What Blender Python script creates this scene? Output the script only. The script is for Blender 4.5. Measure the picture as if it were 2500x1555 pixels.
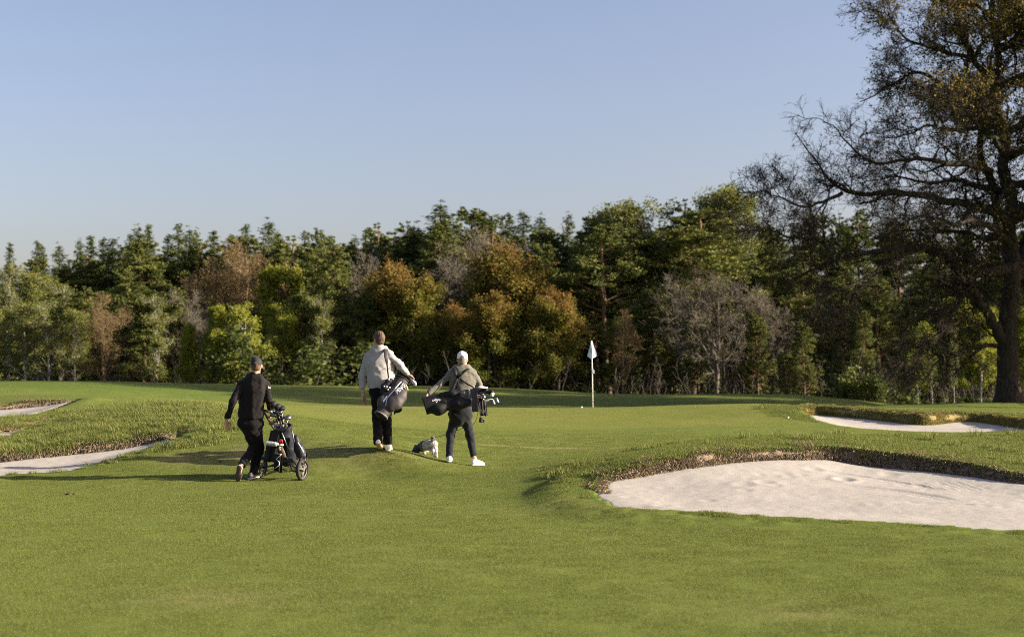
import bpy, math, random, time
import numpy as np
from mathutils import Vector, Matrix
from mathutils.bvhtree import BVHTree

T0 = time.time()
scene = bpy.context.scene
for o in list(bpy.data.objects):
    bpy.data.objects.remove(o, do_unlink=True)
rad = math.radians

# ------------------------------------------------------------------ camera
FPX, CX, CY, HZ, CAMZ = 3472.0, 1250.0, 777.5, 911.0, 1.6     # 50 mm lens, eye height 1.6 m
cam_d = bpy.data.cameras.new("camera")
cam = bpy.data.objects.new("camera", cam_d)
scene.collection.objects.link(cam)
cam.location = (0, 0, CAMZ)
cam.rotation_euler = (rad(90), 0, 0)
cam_d.sensor_width = 36.0
cam_d.lens = 50.0
cam_d.shift_y = (HZ - CY) / 2500.0
cam_d.clip_start = 0.1
cam_d.clip_end = 3000
cam_d.dof.use_dof = True
cam_d.dof.focus_distance = 21.8
cam_d.dof.aperture_fstop = 1.55
scene.camera = cam

# ------------------------------------------------------------------ sky, sun, exposure
SUN_EL, SUN_AZ = 19.5, -6.5          # azimuth from +X towards +Y (the sun stands to the right, a little behind us)
world = bpy.data.worlds.new("World")
scene.world = world
world.use_nodes = True
wn = world.node_tree
wn.nodes.clear()
sky = wn.nodes.new("ShaderNodeTexSky")
sky.sky_type = 'NISHITA'
sky.sun_disc = False
sky.sun_elevation = rad(SUN_EL)
sky.sun_rotation = rad(90 - SUN_AZ)
sky.altitude = 0
sky.air_density = 1.0
sky.dust_density = 2.8
sky.ozone_density = 3.6
bg = wn.nodes.new("ShaderNodeBackground")
bg.inputs[1].default_value = 0.06
wo = wn.nodes.new("ShaderNodeOutputWorld")
tint = wn.nodes.new("ShaderNodeMix"); tint.data_type = 'RGBA'; tint.blend_type = 'MULTIPLY'; tint.inputs[0].default_value = 1.0
tint.inputs[7].default_value = (1.45, 1.10, 1.0, 1)          # the photograph's slightly lavender white balance
wn.links.new(sky.outputs[0], tint.inputs[6])
wn.links.new(tint.outputs[2], bg.inputs[0])
wn.links.new(bg.outputs[0], wo.inputs[0])
sun_d = bpy.data.lights.new("sun", 'SUN')
sun_d.energy = 4.4
sun_d.angle = rad(0.5)
sun_d.color = (1.0, 0.88, 0.70)
sun = bpy.data.objects.new("sun", sun_d)
scene.collection.objects.link(sun)
_sd = Vector((math.cos(rad(SUN_EL)) * math.cos(rad(SUN_AZ)), math.cos(rad(SUN_EL)) * math.sin(rad(SUN_AZ)), math.sin(rad(SUN_EL))))
sun.rotation_euler = _sd.to_track_quat('Z', 'Y').to_euler()
scene.view_settings.view_transform = 'Standard'
scene.view_settings.look = 'None'
scene.view_settings.gamma = 1.0
scene.view_settings.use_curve_mapping = False
scene.view_settings.exposure = 1.80
scene.render.engine = 'CYCLES'
scene.cycles.max_bounces = 6
scene.cycles.diffuse_bounces = 3
scene.cycles.glossy_bounces = 2
scene.cycles.transmission_bounces = 4
scene.cycles.transparent_max_bounces = 8
scene.cycles.use_denoising = False
scene.cycles.filter_width = 1.0
scene.cycles.sample_clamp_indirect = 6.0

# ------------------------------------------------------------------ helpers
def PX(x, y, d):
    """the point d metres out that stands at pixel (x, y) of the 2500 x 1555 photograph"""
    return np.array(((x - CX) / FPX * d, d, CAMZ - (y - HZ) / FPX * d))

def tag(o, label, cat=None, group=None, kind=None):
    o["label"] = label
    if cat: o["category"] = cat
    if group: o["group"] = group
    if kind: o["kind"] = kind
    return o

def empty(name, loc):
    o = bpy.data.objects.new(name, None)
    o.empty_display_size = 0.1
    o.location = tuple(float(c) for c in loc)
    scene.collection.objects.link(o)
    return o

def make_mesh(name, V, F, mat=None, smooth=True, attrs=None):
    """V (n,3); F (m,3) or (m,4) array or a list of such arrays"""
    me = bpy.data.meshes.new(name)
    V = np.ascontiguousarray(V, dtype=np.float32)
    Fs = F if isinstance(F, (list, tuple)) else [F]
    Fs = [np.ascontiguousarray(f, dtype=np.int32) for f in Fs if len(f)]
    nl = sum(f.size for f in Fs); nf = sum(len(f) for f in Fs)
    me.vertices.add(len(V)); me.vertices.foreach_set("co", V.ravel())
    me.loops.add(nl); me.polygons.add(nf)
    me.loops.foreach_set("vertex_index", np.concatenate([f.ravel() for f in Fs]))
    st, off = [], 0
    for f in Fs:
        st.append(off + np.arange(len(f), dtype=np.int32) * f.shape[1]); off += f.size
    me.polygons.foreach_set("loop_start", np.concatenate(st).astype(np.int32))
    if smooth:
        me.polygons.foreach_set("use_smooth", np.ones(nf, dtype=bool))
    for k, a in (attrs or {}).items():
        a = np.ascontiguousarray(a, dtype=np.float32)
        at = me.attributes.new(k, 'FLOAT', 'POINT')
        at.data.foreach_set("value", a)
    if mat: me.materials.append(mat)
    me.update(calc_edges=True)
    return me

def add_obj(name, me, parent=None, loc=None):
    o = bpy.data.objects.new(name, me)
    scene.collection.objects.link(o)
    if parent: o.parent = parent
    if loc is not None: o.location = tuple(float(c) for c in loc)
    return o

class MB:
    """collects simple shapes into one mesh"""
    def __init__(s): s.V, s.F3, s.F4, s.n = [], [], [], 0
    def add(s, V, F):
        V = np.asarray(V, float); F = np.asarray(F, int)
        (s.F3 if F.shape[1] == 3 else s.F4).append(F + s.n)
        s.V.append(V); s.n += len(V)
    def tube(s, pts, rs, n=8, cap=True, flat=None):
        pts = np.asarray(pts, float); m = len(pts)
        rs = np.full(m, rs, float) if np.isscalar(rs) else np.asarray(rs, float)
        t = np.gradient(pts, axis=0); t /= np.linalg.norm(t, axis=1)[:, None] + 1e-12
        up = np.array((0., 0, 1)) if abs(t[0][2]) < 0.9 else np.array((1., 0, 0))
        if flat is not None: up = np.asarray(flat[0], float)
        V = []
        for i in range(m):
            b = np.cross(t[i], up); b /= np.linalg.norm(b) + 1e-12
            c = np.cross(b, t[i]); up = c
            a = np.linspace(0, 2 * np.pi, n, endpoint=False)
            k = flat[1] if flat is not None else 1.0
            V.append(pts[i] + rs[i] * (np.cos(a)[:, None] * b + k * np.sin(a)[:, None] * c))
        V = np.concatenate(V)
        i, j = np.meshgrid(np.arange(m - 1), np.arange(n), indexing='ij'); i = i.ravel(); j = j.ravel(); j2 = (j + 1) % n
        F = np.stack([i * n + j, i * n + j2, (i + 1) * n + j2, (i + 1) * n + j], 1)
        s.add(V, F)
        if cap:
            o = s.n - len(V)
            for base, p, flip in ((0, pts[0], 1), ((m - 1) * n, pts[-1], 0)):
                c0 = s.n; s.V.append(np.array([p])); s.n += 1
                k = np.arange(n); k2 = (k + 1) % n
                f = np.stack([np.full(n, c0), o + base + (k2 if flip else k), o + base + (k if flip else k2)], 1)
                s.F3.append(f)
    def box(s, c, e, R=None):
        c = np.asarray(c, float); e = np.asarray(e, float) / 2
        q = np.array([(x, y, z) for x in (-1, 1) for y in (-1, 1) for z in (-1, 1)], float) * e
        if R is not None: q = q @ np.asarray(R, float).T
        s.add(q + c, [(0, 1, 3, 2), (4, 6, 7, 5), (0, 4, 5, 1), (2, 3, 7, 6), (0, 2, 6, 4), (1, 5, 7, 3)])
    def ball(s, c, r, nu=12, nv=8, R=None):
        r = np.full(3, r, float) if np.isscalar(r) else np.asarray(r, float)
        th = np.linspace(0, np.pi, nv + 1); ph = np.linspace(0, 2 * np.pi, nu, endpoint=False)
        T, Pp = np.meshgrid(th, ph, indexing='ij')
        q = np.stack([np.sin(T) * np.cos(Pp), np.sin(T) * np.sin(Pp), np.cos(T)], -1).reshape(-1, 3) * r
        if R is not None: q = q @ np.asarray(R, float).T
        i, j = np.meshgrid(np.arange(nv), np.arange(nu), indexing='ij'); i = i.ravel(); j = j.ravel(); j2 = (j + 1) % nu
        s.add(q + np.asarray(c, float), np.stack([i * nu + j, (i + 1) * nu + j, (i + 1) * nu + j2, i * nu + j2], 1))
    def mesh(s, name, mat, origin=(0, 0, 0), smooth=True):
        V = np.concatenate(s.V) - np.asarray(origin, float)
        F = []
        if s.F3: F.append(np.concatenate(s.F3))
        if s.F4: F.append(np.concatenate(s.F4))
        return make_mesh(name, V, F, mat, smooth)
    def obj(s, name, mat, parent=None, origin=(0, 0, 0), smooth=True, loc=None):
        return add_obj(name, s.mesh(name, mat, origin, smooth), parent, loc)

# ------------------------------------------------------------------ materials
def new_mat(name):
    m = bpy.data.materials.new(name); m.use_nodes = True
    nt = m.node_tree; nt.nodes.clear()
    out = nt.nodes.new("ShaderNodeOutputMaterial")
    return m, nt, out

def N(nt, typ, **kw):
    n = nt.nodes.new(typ)
    for k, v in kw.items():
        if k == 'ins':
            for a, b in v.items(): n.inputs[a].default_value = b
        else: setattr(n, k, v)
    return n

def ramp(nt, fac, stops):
    r = nt.nodes.new("ShaderNodeValToRGB")
    el = r.color_ramp.elements
    while len(el) < len(stops): el.new(0.5)
    for e, (p, c) in zip(el, stops):
        e.position = p; e.color = (*c, 1) if len(c) == 3 else c
    nt.links.new(fac, r.inputs[0])
    return r.outputs[0]

def mixc(nt, fac, a, b, mode='MIX'):
    m = nt.nodes.new("ShaderNodeMix"); m.data_type = 'RGBA'; m.blend_type = mode
    for s, v in ((m.inputs[0], fac), (m.inputs[6], a), (m.inputs[7], b)):
        if hasattr(v, 'links') or isinstance(v, bpy.types.NodeSocket): nt.links.new(v, s)
        elif isinstance(v, (int, float)): s.default_value = v
        else: s.default_value = (*v, 1) if len(v) == 3 else v
    return m.outputs[2]

def noise(nt, scale, detail=4, rough=0.55, vec=None, dist=0.0):
    n = N(nt, "ShaderNodeTexNoise", ins={'Scale': scale, 'Detail': detail, 'Roughness': rough, 'Distortion': dist})
    if vec is not None: nt.links.new(vec, n.inputs['Vector'])
    return n.outputs['Fac']

def attr(nt, name, typ='GEOMETRY'):
    return N(nt, "ShaderNodeAttribute", attribute_name=name, attribute_type=typ)

def simple(name, col, rough=0.6, spec=0.4, metal=0.0, var=0.0, vscale=20.0, bump=0.0, bscale=200.0, sheen=0.0):
    m, nt, out = new_mat(name)
    b = N(nt, "ShaderNodeBsdfPrincipled")
    b.inputs['Roughness'].default_value = rough
    b.inputs['Specular IOR Level'].default_value = spec
    b.inputs['Metallic'].default_value = metal
    if sheen: b.inputs['Sheen Weight'].default_value = sheen
    tc = N(nt, "ShaderNodeTexCoord")
    if var:
        f = noise(nt, vscale, 4, 0.6, tc.outputs['Object'])
        lo = tuple(c * (1 - var) for c in col); hi = tuple(min(1, c * (1 + var)) for c in col)
        nt.links.new(ramp(nt, f, [(0.3, lo), (0.7, hi)]), b.inputs['Base Color'])
    else: b.inputs['Base Color'].default_value = (*col, 1)
    if bump:
        f = noise(nt, bscale, 3, 0.6, tc.outputs['Object'])
        bn = N(nt, "ShaderNodeBump", ins={'Strength': bump, 'Distance': 0.004})
        nt.links.new(f, bn.inputs['Height']); nt.links.new(bn.outputs[0], b.inputs['Normal'])
    nt.links.new(b.outputs[0], out.inputs[0])
    return m

def leaf_mat(name, stops, transl=0.35, rough=0.55, objvar=0.25):
    """foliage: colour from a per-leaf 'tint' attribute, shifted a little per tree, part of the light passes through"""
    m, nt, out = new_mat(name)
    t = attr(nt, 'tint').outputs['Fac']
    oi = N(nt, "ShaderNodeObjectInfo")
    ma = N(nt, "ShaderNodeMath", operation='MULTIPLY_ADD', ins={1: objvar, 2: -objvar / 2})
    nt.links.new(oi.outputs['Random'], ma.inputs[0])
    ad = N(nt, "ShaderNodeMath", operation='ADD'); nt.links.new(t, ad.inputs[0]); nt.links.new(ma.outputs[0], ad.inputs[1])
    col = ramp(nt, ad.outputs[0], stops)
    b = N(nt, "ShaderNodeBsdfPrincipled", ins={'Roughness': rough, 'Specular IOR Level': 0.10})
    nt.links.new(col, b.inputs['Base Color'])
    tr = N(nt, "ShaderNodeBsdfTranslucent"); nt.links.new(col, tr.inputs['Color'])
    mx = N(nt, "ShaderNodeMixShader", ins={0: transl})
    nt.links.new(b.outputs[0], mx.inputs[1]); nt.links.new(tr.outputs[0], mx.inputs[2])
    nt.links.new(mx.outputs[0], out.inputs[0])
    return m
# ================================================================== GROUND
def smooth01(a, b, x):
    t = np.clip((x - a) / (b - a), 0, 1); return t * t * (3 - 2 * t)

def vnoise(x, y, seed=0):
    """smooth 2-D value noise in [-1,1], vectorised"""
    xi = np.floor(x).astype(np.int64); yi = np.floor(y).astype(np.int64)
    fx = x - xi; fy = y - yi; fx = fx * fx * (3 - 2 * fx); fy = fy * fy * (3 - 2 * fy)
    def h(a, b):
        v = (a * 374761393 + b * 668265263 + seed * 1442695041) & 0xffffffff
        v = ((v ^ (v >> 13)) * 1274126177) & 0xffffffff
        return ((v ^ (v >> 16)) & 0xffff) / 32767.5 - 1
    return (h(xi, yi) * (1 - fx) + h(xi + 1, yi) * fx) * (1 - fy) + (h(xi, yi + 1) * (1 - fx) + h(xi + 1, yi + 1) * fx) * fy

def warp(p):
    return np.stack([p[..., 0] / (np.abs(p[..., 1]) + 9.0) * 3.0, np.log(np.maximum(p[..., 1] + 12.0, 1.0)) * 3.0], -1)

class TPS:
    def __init__(s, pts, lam=1e-4, w=True):
        pts = np.asarray(pts, float); s.w = w
        s.c = warp(pts[:, :2]) if w else pts[:, :2].copy()
        n = len(pts)
        K = s.phi(np.linalg.norm(s.c[:, None] - s.c[None], axis=-1)) + lam * np.eye(n)
        Pm = np.concatenate([np.ones((n, 1)), s.c], 1)
        A = np.zeros((n + 3, n + 3)); A[:n, :n] = K; A[:n, n:] = Pm; A[n:, :n] = Pm.T
        s.sol = np.linalg.solve(A, np.concatenate([pts[:, 2], np.zeros(3)]))
    @staticmethod
    def phi(r):
        return r * r * np.log(r + 1e-9)
    def __call__(s, x, y):
        q = np.stack([np.ravel(x), np.ravel(y)], -1).astype(float); q = warp(q) if s.w else q
        out = np.empty(len(q)); n = len(s.c)
        for i in range(0, len(q), 20000):
            b = q[i:i + 20000]
            out[i:i + 20000] = s.phi(np.linalg.norm(b[:, None] - s.c[None], axis=-1)) @ s.sol[:n] + s.sol[n] + b @ s.sol[n + 1:]
        return out.reshape(np.shape(x))

GC = [(-40, -20, 0), (40, -20, 0), (0, -20, 0), (-25, 0, 0), (25, 0, 0), (0, 3, 0), (-6, 8, 0), (6, 8, 0), (0, 9, 0), (-4, 12, 0), (4, 12, 0), (0, 14, 0),
      (-6, 16, 0), (-10, 18, 0), (-3, 18.5, 0.0), (0, 18, .01), (2.5, 14.5, .0), (5, 13.5, .0), (9, 14, .02), (-14, 20.5, .05),
      (9.5, 24, .6), (9.5, 27, .35), (12, 22, .5), (14, 18, .3), (-13, 24.5, .3), (-13, 29, .8), (-15, 34, .7), (-16, 40, .85),
      (-30, 60, 1.1), (30, 58, .25), (45, 70, .1), (-45, 80, .9), (-60, 110, -.8), (0, 112, -.8), (60, 115, -1.), (-25, 100, -.3), (0, 103, -.4), (25, 98, -.6),
      (-120, 160, -1), (0, 170, -1), (120, 160, -1), (-300, 300, -1), (300, 300, -1), (0, 400, -1), (300, 60, 0), (-300, 60, 0), (300, -60, 0), (-300, -60, 0),
      (.3, 19.2, .09), (.6, 18.5, .13), (.25, 21, .15), (.65, 21.2, .22), (-.6, 19.5, .05), (-1.5, 19.5, .03), (0, 17.2, .02), (-.7, 21.3, .09), (-2.5, 20.2, .02), (-14, 57, .45), (-8, 57, .22), (-3, 57, .15), (2, 57, .12), (8, 56, .15), (13, 50, .1)]
GC_PX = [(615, 1173, 21.2), (900, 1161, 21.8), (1130, 1134, 22.7), (937, 1103, 22.55), (1040, 1113, 23.6), (720, 1057, 24.9), (540, 1028, 26.2), (460, 1026, 26.0), (640, 1042, 25.4),
         (560, 1100, 23.3), (650, 1110, 23.0), (500, 1130, 22.6), (750, 1130, 22.3), (1000, 1061, 27.4), (1250, 1095, 26.5), (1250, 1050, 34), (1400, 1110, 25),
         (1500, 1075, 29), (1700, 1045, 34), (800, 1030, 32), (600, 1000, 37), (600, 984, 46), (900, 1010, 40), (900, 992, 49), (1447, 995, 48), (1200, 994, 48),
         (1700, 990, 48), (1900, 985, 46), (1650, 1010, 41), (400, 970, 45), (250, 965, 47), (100, 968, 46), (400, 985, 29), (250, 1000, 30), (150, 1008, 31.0),
         (300, 1033, 26.3), (200, 1058, 25.4), (440, 1043, 25.2), (330, 1065, 24.9), (180, 1081, 24.6), (60, 1095, 24.4), (0, 1097, 24.2),
         (430, 1092, 23.8), (470, 1080, 24.3), (420, 1107, 23.4), (360, 1119, 23.1), (300, 1131, 22.7), (0, 1161, 22), (160, 1151, 22.3), (280, 1121, 23.2), (400, 1085, 24.1), (0, 1035, 28.3), (140, 1018, 29.3), (0, 1068, 26.6), (60, 1052, 27.4),
         (0, 1021, 33), (90, 1009, 34.5), (0, 1028, 31), (60, 1020, 31.5), (100, 1014, 32), (0, 985, 37.4), (100, 972, 37.8), (185, 973, 37.7), (50, 965, 44), (1250, 1144, 22.3),
         (1000, 943, 85), (1250, 949, 85), (1500, 964, 85), (1700, 963, 82), (1900, 963, 80), (2050, 974, 80), (600, 939, 78), (300, 931, 72), (0, 929, 70),
         (1250, 975, 70), (1600, 982, 70), (600, 960, 64), (300, 945, 62), (900, 965, 70), (2180, 997, 78), (2250, 994, 70), (2500, 990, 62), (2350, 991, 60),
         (2465, 981, 65), (2300, 1012, 41), (2150, 1004, 42.5), (2000, 993, 43.5), (1920, 992, 42), (1960, 991, 41.7), (2050, 993, 41.2), (2150, 1001, 40.3), (2260, 1010, 38.5), (2340, 1007, 39.4), (2420, 1010, 39.2), (2500, 1017, 37.3), (1895, 1003, 39.8),
         (1990, 1028, 36.7), (2070, 1044, 34.2), (2200, 1054, 32.7), (1850, 1020, 38), (1800, 1060, 31),
         (1700, 1078, 23.5), (1900, 1066, 23.5), (2100, 1063, 23.5), (2300, 1067, 23.3), (2500, 1077, 23), (1500, 1110, 22), 
         (1470, 1157, 18.6), (1530, 1126, 19.3), (1700, 1098, 20), (1850, 1090, 20.5), (2050, 1083, 20.8), (2200, 1105, 20.2), (2350, 1125, 19.5), (2500, 1145, 18.8),
         (1500, 1242, 16.4), (1900, 1266, 15.4), (2200, 1284, 14.9), (2500, 1302, 14.4), (2100, 1085, 27), (1700, 1095, 26.5)]
ground_tps = TPS(GC + [tuple(PX(*p)) for p in GC_PX], lam=3e-4)

# bunkers: far edge and near edge of the sand as (px, py, distance); extra world points close the part outside the frame
BUNK = {
 'front_right': dict(
    near=[(1455, 1193, 18), (1472, 1215, 17.1), (1500, 1235, 16.5), (1600, 1246, 16), (1750, 1254, 15.75), (1900, 1262, 15.5), (2050, 1270, 15.25), (2200, 1280, 15), (2350, 1288, 14.7), (2500, 1297, 14.5)],
    ext=[(6.6, 14.5, .0), (7.8, 15.2, .03), (8.3, 16.4, .08)],
    far=[(2640, 1190, 17.6), (2500, 1178, 18.3), (2390, 1163, 18.9), (2280, 1150, 19.4), (2190, 1142, 19.8), (2100, 1133, 20.05), (2020, 1120, 20.2), (1940, 1119, 20.05), (1850, 1122, 19.8), (1700, 1137, 19.3), (1550, 1160, 18.75), (1475, 1176, 18.35)],
    label="pale sand face of the large front bunker right of the walkers", lip="ragged brown earth lip above the large front sand bunker"),
 'front_left': dict(
    near=[(0, 1162, 22), (80, 1157, 22.15), (160, 1152, 22.3), (220, 1140, 22.8), (280, 1122, 23.3), (340, 1106, 23.8), (400, 1086, 24.2), (434, 1067, 24.45)],
    ext=[],
    far=[(418, 1066, 24.75), (380, 1076, 24.75), (330, 1088, 24.7), (250, 1099, 24.5), (180, 1108, 24.35), (100, 1115, 24.1), (0, 1127, 23.8)],
    ext2=[(-10, 23.6, .05), (-12.5, 23, .0), (-12.5, 21.9, .0), (-10, 21.8, .0)],
    label="strip of pale sand in the bunker left of the man with the trolley", lip="tufted brown earth lip above the front left sand bunker"),
 'middle_left': dict(
    near=[(0, 1074, 26.7), (50, 1060, 27.5), (100, 1042, 28.3), (140, 1022, 29.2)],
    ext=[], far=[(112, 1027, 29.2), (60, 1044, 28.3), (0, 1056, 27.7)],
    ext2=[(-11.5, 28, .3), (-12.5, 27, .25), (-11.5, 26.4, .28)],
    label="sliver of shaded sand between the two left grass mounds", lip="dark earth bank over the sliver of sand between the left mounds"),
 'far_left': dict(
    near=[(0, 1021, 33), (45, 1016, 33.7), (90, 1009, 34.6), (140, 993, 36), (186, 976, 37.5)],
    ext=[], far=[(150, 985, 37.3), (100, 992, 37.2), (50, 996, 37.1), (0, 1000, 36.9)],
    ext2=[(-15, 37, .65), (-17, 35.5, .5), (-16, 33, .48), (-14, 32.6, .5)],
    label="pale sand of the farthest bunker at the left edge", lip="dark earth lip of the farthest left bunker"),
 'far_right': dict(
    near=[(1956, 1013, 40.4), (1975, 1021, 38.6), (2000, 1031, 37), (2070, 1047, 34.5), (2200, 1057, 33), (2400, 1063, 32), (2600, 1071, 32)],
    ext=[(14.5, 33, .18), (15.5, 34.5, .2)],
    far=[(2600, 1056, 35), (2500, 1046, 36.5), (2400, 1031, 38.6), (2330, 1030, 38.8), (2260, 1037, 37.8), (2190, 1031, 38.8), (2130, 1024, 39.8), (2050, 1017, 40.8), (1985, 1012, 41.3)],
    label="pale sand of the distant bunker right of the green", lip="golden grass lip curling over the distant right bunker"),
}
for b in BUNK.values():
    near = [PX(*p) for p in b['near']]; far = [PX(*p) for p in b['far']]
    e1 = [np.array(p, float) for p in b['ext']]; e2 = [np.array(p, float) for p in b.get('ext2', [])]
    ring = np.array(near + e1 + far + e2)
    b['far3'] = np.array(far); b['near3'] = np.array(near)
    # smooth the ring (Catmull-Rom)
    m = len(ring); out = []
    for i in range(m):
        p0, p1, p2, p3 = ring[i - 1], ring[i], ring[(i + 1) % m], ring[(i + 2) % m]
        k = max(2, int(np.linalg.norm(p2[:2] - p1[:2]) / 0.15))
        for t in np.arange(k) / k:
            out.append(0.5 * (2 * p1 + (p2 - p0) * t + (2 * p0 - 5 * p1 + 4 * p2 - p3) * t * t + (3 * p1 - p0 - 3 * p2 + p3) * t ** 3))
    ring = np.array(out)
    ring[:, 0] += .05 * vnoise(ring[:, 0] * 2.5, ring[:, 1] * 2.5, 3); ring[:, 1] += .06 * vnoise(ring[:, 0] * 2.5, ring[:, 1] * 2.5, 4)
    b['ring'] = ring
    b['tps'] = TPS(ring[::3], lam=2e-2, w=False)

def sdist(P2, ring):
    """signed distance to a closed polygon (negative inside)"""
    a = ring[:, :2]; bb = np.roll(a, -1, 0); d = bb - a; L = (d ** 2).sum(1) + 1e-12
    out = np.full(len(P2), 1e9); ins = np.zeros(len(P2), bool)
    for i in range(len(a)):
        q = P2 - a[i]; t = np.clip((q @ d[i]) / L[i], 0, 1)
        out = np.minimum(out, ((q - t[:, None] * d[i]) ** 2).sum(1))
        c = ((a[i, 1] > P2[:, 1]) != (bb[i, 1] > P2[:, 1]))
        xx = d[i, 0] * (P2[:, 1] - a[i, 1]) / (d[i, 1] if abs(d[i, 1]) > 1e-12 else 1e-12) + a[i, 0]
        ins ^= c & (P2[:, 0] < xx)
    return np.sqrt(out) * np.where(ins, -1, 1)

def near_ring(P2, ring, pad):
    lo = ring[:, :2].min(0) - pad; hi = ring[:, :2].max(0) + pad
    return np.where(((P2 >= lo) & (P2 <= hi)).all(1))[0]

def lines(*segs):
    out = [np.arange(a, b, s) for a, b, s in segs]; return np.concatenate(out)

gx = lines((-600, -60, 20), (-60, -20, .9), (-20, -9.5, .2), (-9.5, 9.5, .07), (9.5, 20, .2), (20, 60, .9), (60, 601, 20))
gy = lines((-60, 6, 2.2), (6, 13.5, .15), (13.5, 29.5, .07), (29.5, 45, .12), (45, 60, .3), (60, 105, .7), (105, 180, 3), (180, 620, 20))
GX, GY = np.meshgrid(gx, gy)
P2 = np.stack([GX.ravel(), GY.ravel()], 1)

def base_z(x, y):
    z = ground_tps(x, y)
    z = np.clip(z, -1.6, 2.5)
    z += .02 * vnoise(x * .35, y * .35, 1) + .006 * vnoise(x * 1.7, y * 1.7, 2)
    return z

GZ = base_z(P2[:, 0], P2[:, 1])
sdall = np.full(len(P2), 50.0)          # distance to the nearest sand
for b in BUNK.values():
    ii = near_ring(P2, b['ring'], 4.0)
    sd = sdist(P2[ii], b['ring'])
    zs = b['tps'](P2[ii, 0], P2[ii, 1])
    sdall[ii] = np.minimum(sdall[ii], sd)
    up = np.maximum(GZ[ii], zs + 0.02 + 0.015 * vnoise(P2[ii, 0] * 6, P2[ii, 1] * 6, 7))   # the turf edge stands a little over the sand
    k = 1 - smooth01(0.3, 1.0, sd)
    z = GZ[ii] * (1 - k) + up * k
    c = smooth01(-.10, .03, sd)
    GZ[ii] = np.where(sd < 0.05, z * c + (zs - .22) * (1 - c), z)
GZgrid = GZ.reshape(GX.shape)

def ground_z(x, y):
    """bilinear look-up of the finished ground"""
    x = np.asarray(x, float); y = np.asarray(y, float)
    i = np.clip(np.searchsorted(gx, x) - 1, 0, len(gx) - 2); j = np.clip(np.searchsorted(gy, y) - 1, 0, len(gy) - 2)
    fx = (x - gx[i]) / (gx[i + 1] - gx[i]); fy = (y - gy[j]) / (gy[j + 1] - gy[j])
    return (GZgrid[j, i] * (1 - fx) + GZgrid[j, i + 1] * fx) * (1 - fy) + (GZgrid[j + 1, i] * (1 - fx) + GZgrid[j + 1, i + 1] * fx) * fy

# zones of long rough
RO_D = np.array([(.55, 20.9), (.6, 19), (.68, 17.8), (.9, 16.9), (1.2, 16.3), (2.02, 15.62), (2.85, 15.25), (4.02, 14.75), (5.1, 14.25), (7, 13.9), (9.4, 14.6), (11, 18), (11, 25), (9, 26), (5.5, 25.6), (3.6, 24.9), (2.4, 23.8), (1.6, 23.0), (1.0, 22.3), (.5, 21.6)], float)
RO_A = np.array([(-14, 21.75), (-10, 21.7), (-7.9, 21.92), (-7.0, 22.2), (-6.4, 22.9), (-5.75, 23.55), (-5.0, 24.0), (-4.7, 25.2), (-5.1, 27), (-6.0, 29), (-7.4, 31.2), (-8.8, 31.8), (-10.2, 31.2), (-12, 30.4), (-15, 30)], float)
RO_E = np.array([(7.2, 41.3), (7.0, 39), (7.55, 37), (8.2, 35), (9, 33.2), (11, 31.5), (17, 31.2), (17.5, 37), (15.5, 38.6), (12.8, 41.8), (9.6, 43.6), (8.2, 43.8), (7.4, 43)], float)
RO_L = np.array([(-30, 60), (-19, 58), (-12, 60), (-11, 66), (-14, 74), (-30, 78)], float)
rough = np.zeros(len(P2))
for ring, soft in ((RO_D, .10), (RO_A, .3), (RO_E, .2), (RO_L, 2.5)):
    ii = near_ring(P2, ring, 4)
    sd = sdist(P2[ii], ring) + soft * .8 * vnoise(P2[ii, 0] * 3, P2[ii, 1] * 3, 11)
    rough[ii] = np.maximum(rough[ii], smooth01(soft, -soft, sd))
bare = smooth01(-.0, -.12, sdall)                    # under the sand nothing grows
green = smooth01(0, 2.5, 9 - np.hypot((P2[:, 0] - 0.5) / 1.35, (P2[:, 1] - 42) / .98) + .4 * vnoise(P2[:, 0] * .5, P2[:, 1] * .5, 5))
# thin dry turf on the shoulder where the walkers pass
def blob(cx, cy, rx, ry): return np.exp(-(((P2[:, 0] - cx) / rx) ** 2 + ((P2[:, 1] - cy) / ry) ** 2))
dry = blob(-3.0, 23.0, 2.0, .9) * .6 + blob(-4.6, 23.1, .9, .5) * .4 + blob(-5.3, 22.9, .5, .4) * .4 + blob(1.5, 26.9, 3.5, .14) * 1.0 + blob(-2.2, 10.3, .9, .55) * .35 + blob(1.4, 16.6, 1.3, .5) * .4 + blob(0, 49.5, 9, 1.6) * .9 + blob(-8, 46, 5, 1.5) * .6 + blob(2, 9.6, .8, .3) * .3
dry *= .75 + .45 * vnoise(P2[:, 0] * 2.1, P2[:, 1] * 2.1, 21)
lipdry = np.zeros(len(P2))
for nm, b in BUNK.items():
    f = b['far3']; ii = near_ring(P2, f, 1.5)
    d = np.full(len(ii), 9.0)
    for i in range(len(f) - 1):
        a, c = f[i, :2], f[i + 1, :2]; dd = c - a; q = P2[ii] - a; t = np.clip((q @ dd) / (dd @ dd), 0, 1)
        d = np.minimum(d, np.linalg.norm(q - t[:, None] * dd, axis=1))
    lipdry[ii] = np.maximum(lipdry[ii], smooth01(.5, .1, d + .12 * vnoise(P2[ii, 0] * 4, P2[ii, 1] * 4, 8)))
inview = (np.abs(P2[:, 0]) < .375 * P2[:, 1] + 1.2) & (P2[:, 1] > 7.5)
fairdens = inview * (1 - bare) * (1 - smooth01(.3, .7, rough)) * smooth01(33, 27, P2[:, 1])
short = P2[:, 0] > -.5
collardens = inview * (1 - bare) * (sdall > .10) * smooth01(.25, .75, rough) * (P2[:, 1] < 45) * short
roughdens = np.where(short, .05 * (sdall > .35), 1.0) * inview * (1 - bare) * smooth01(.25, .75, rough) * (P2[:, 1] < 45) * (sdall > .0)
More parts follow.
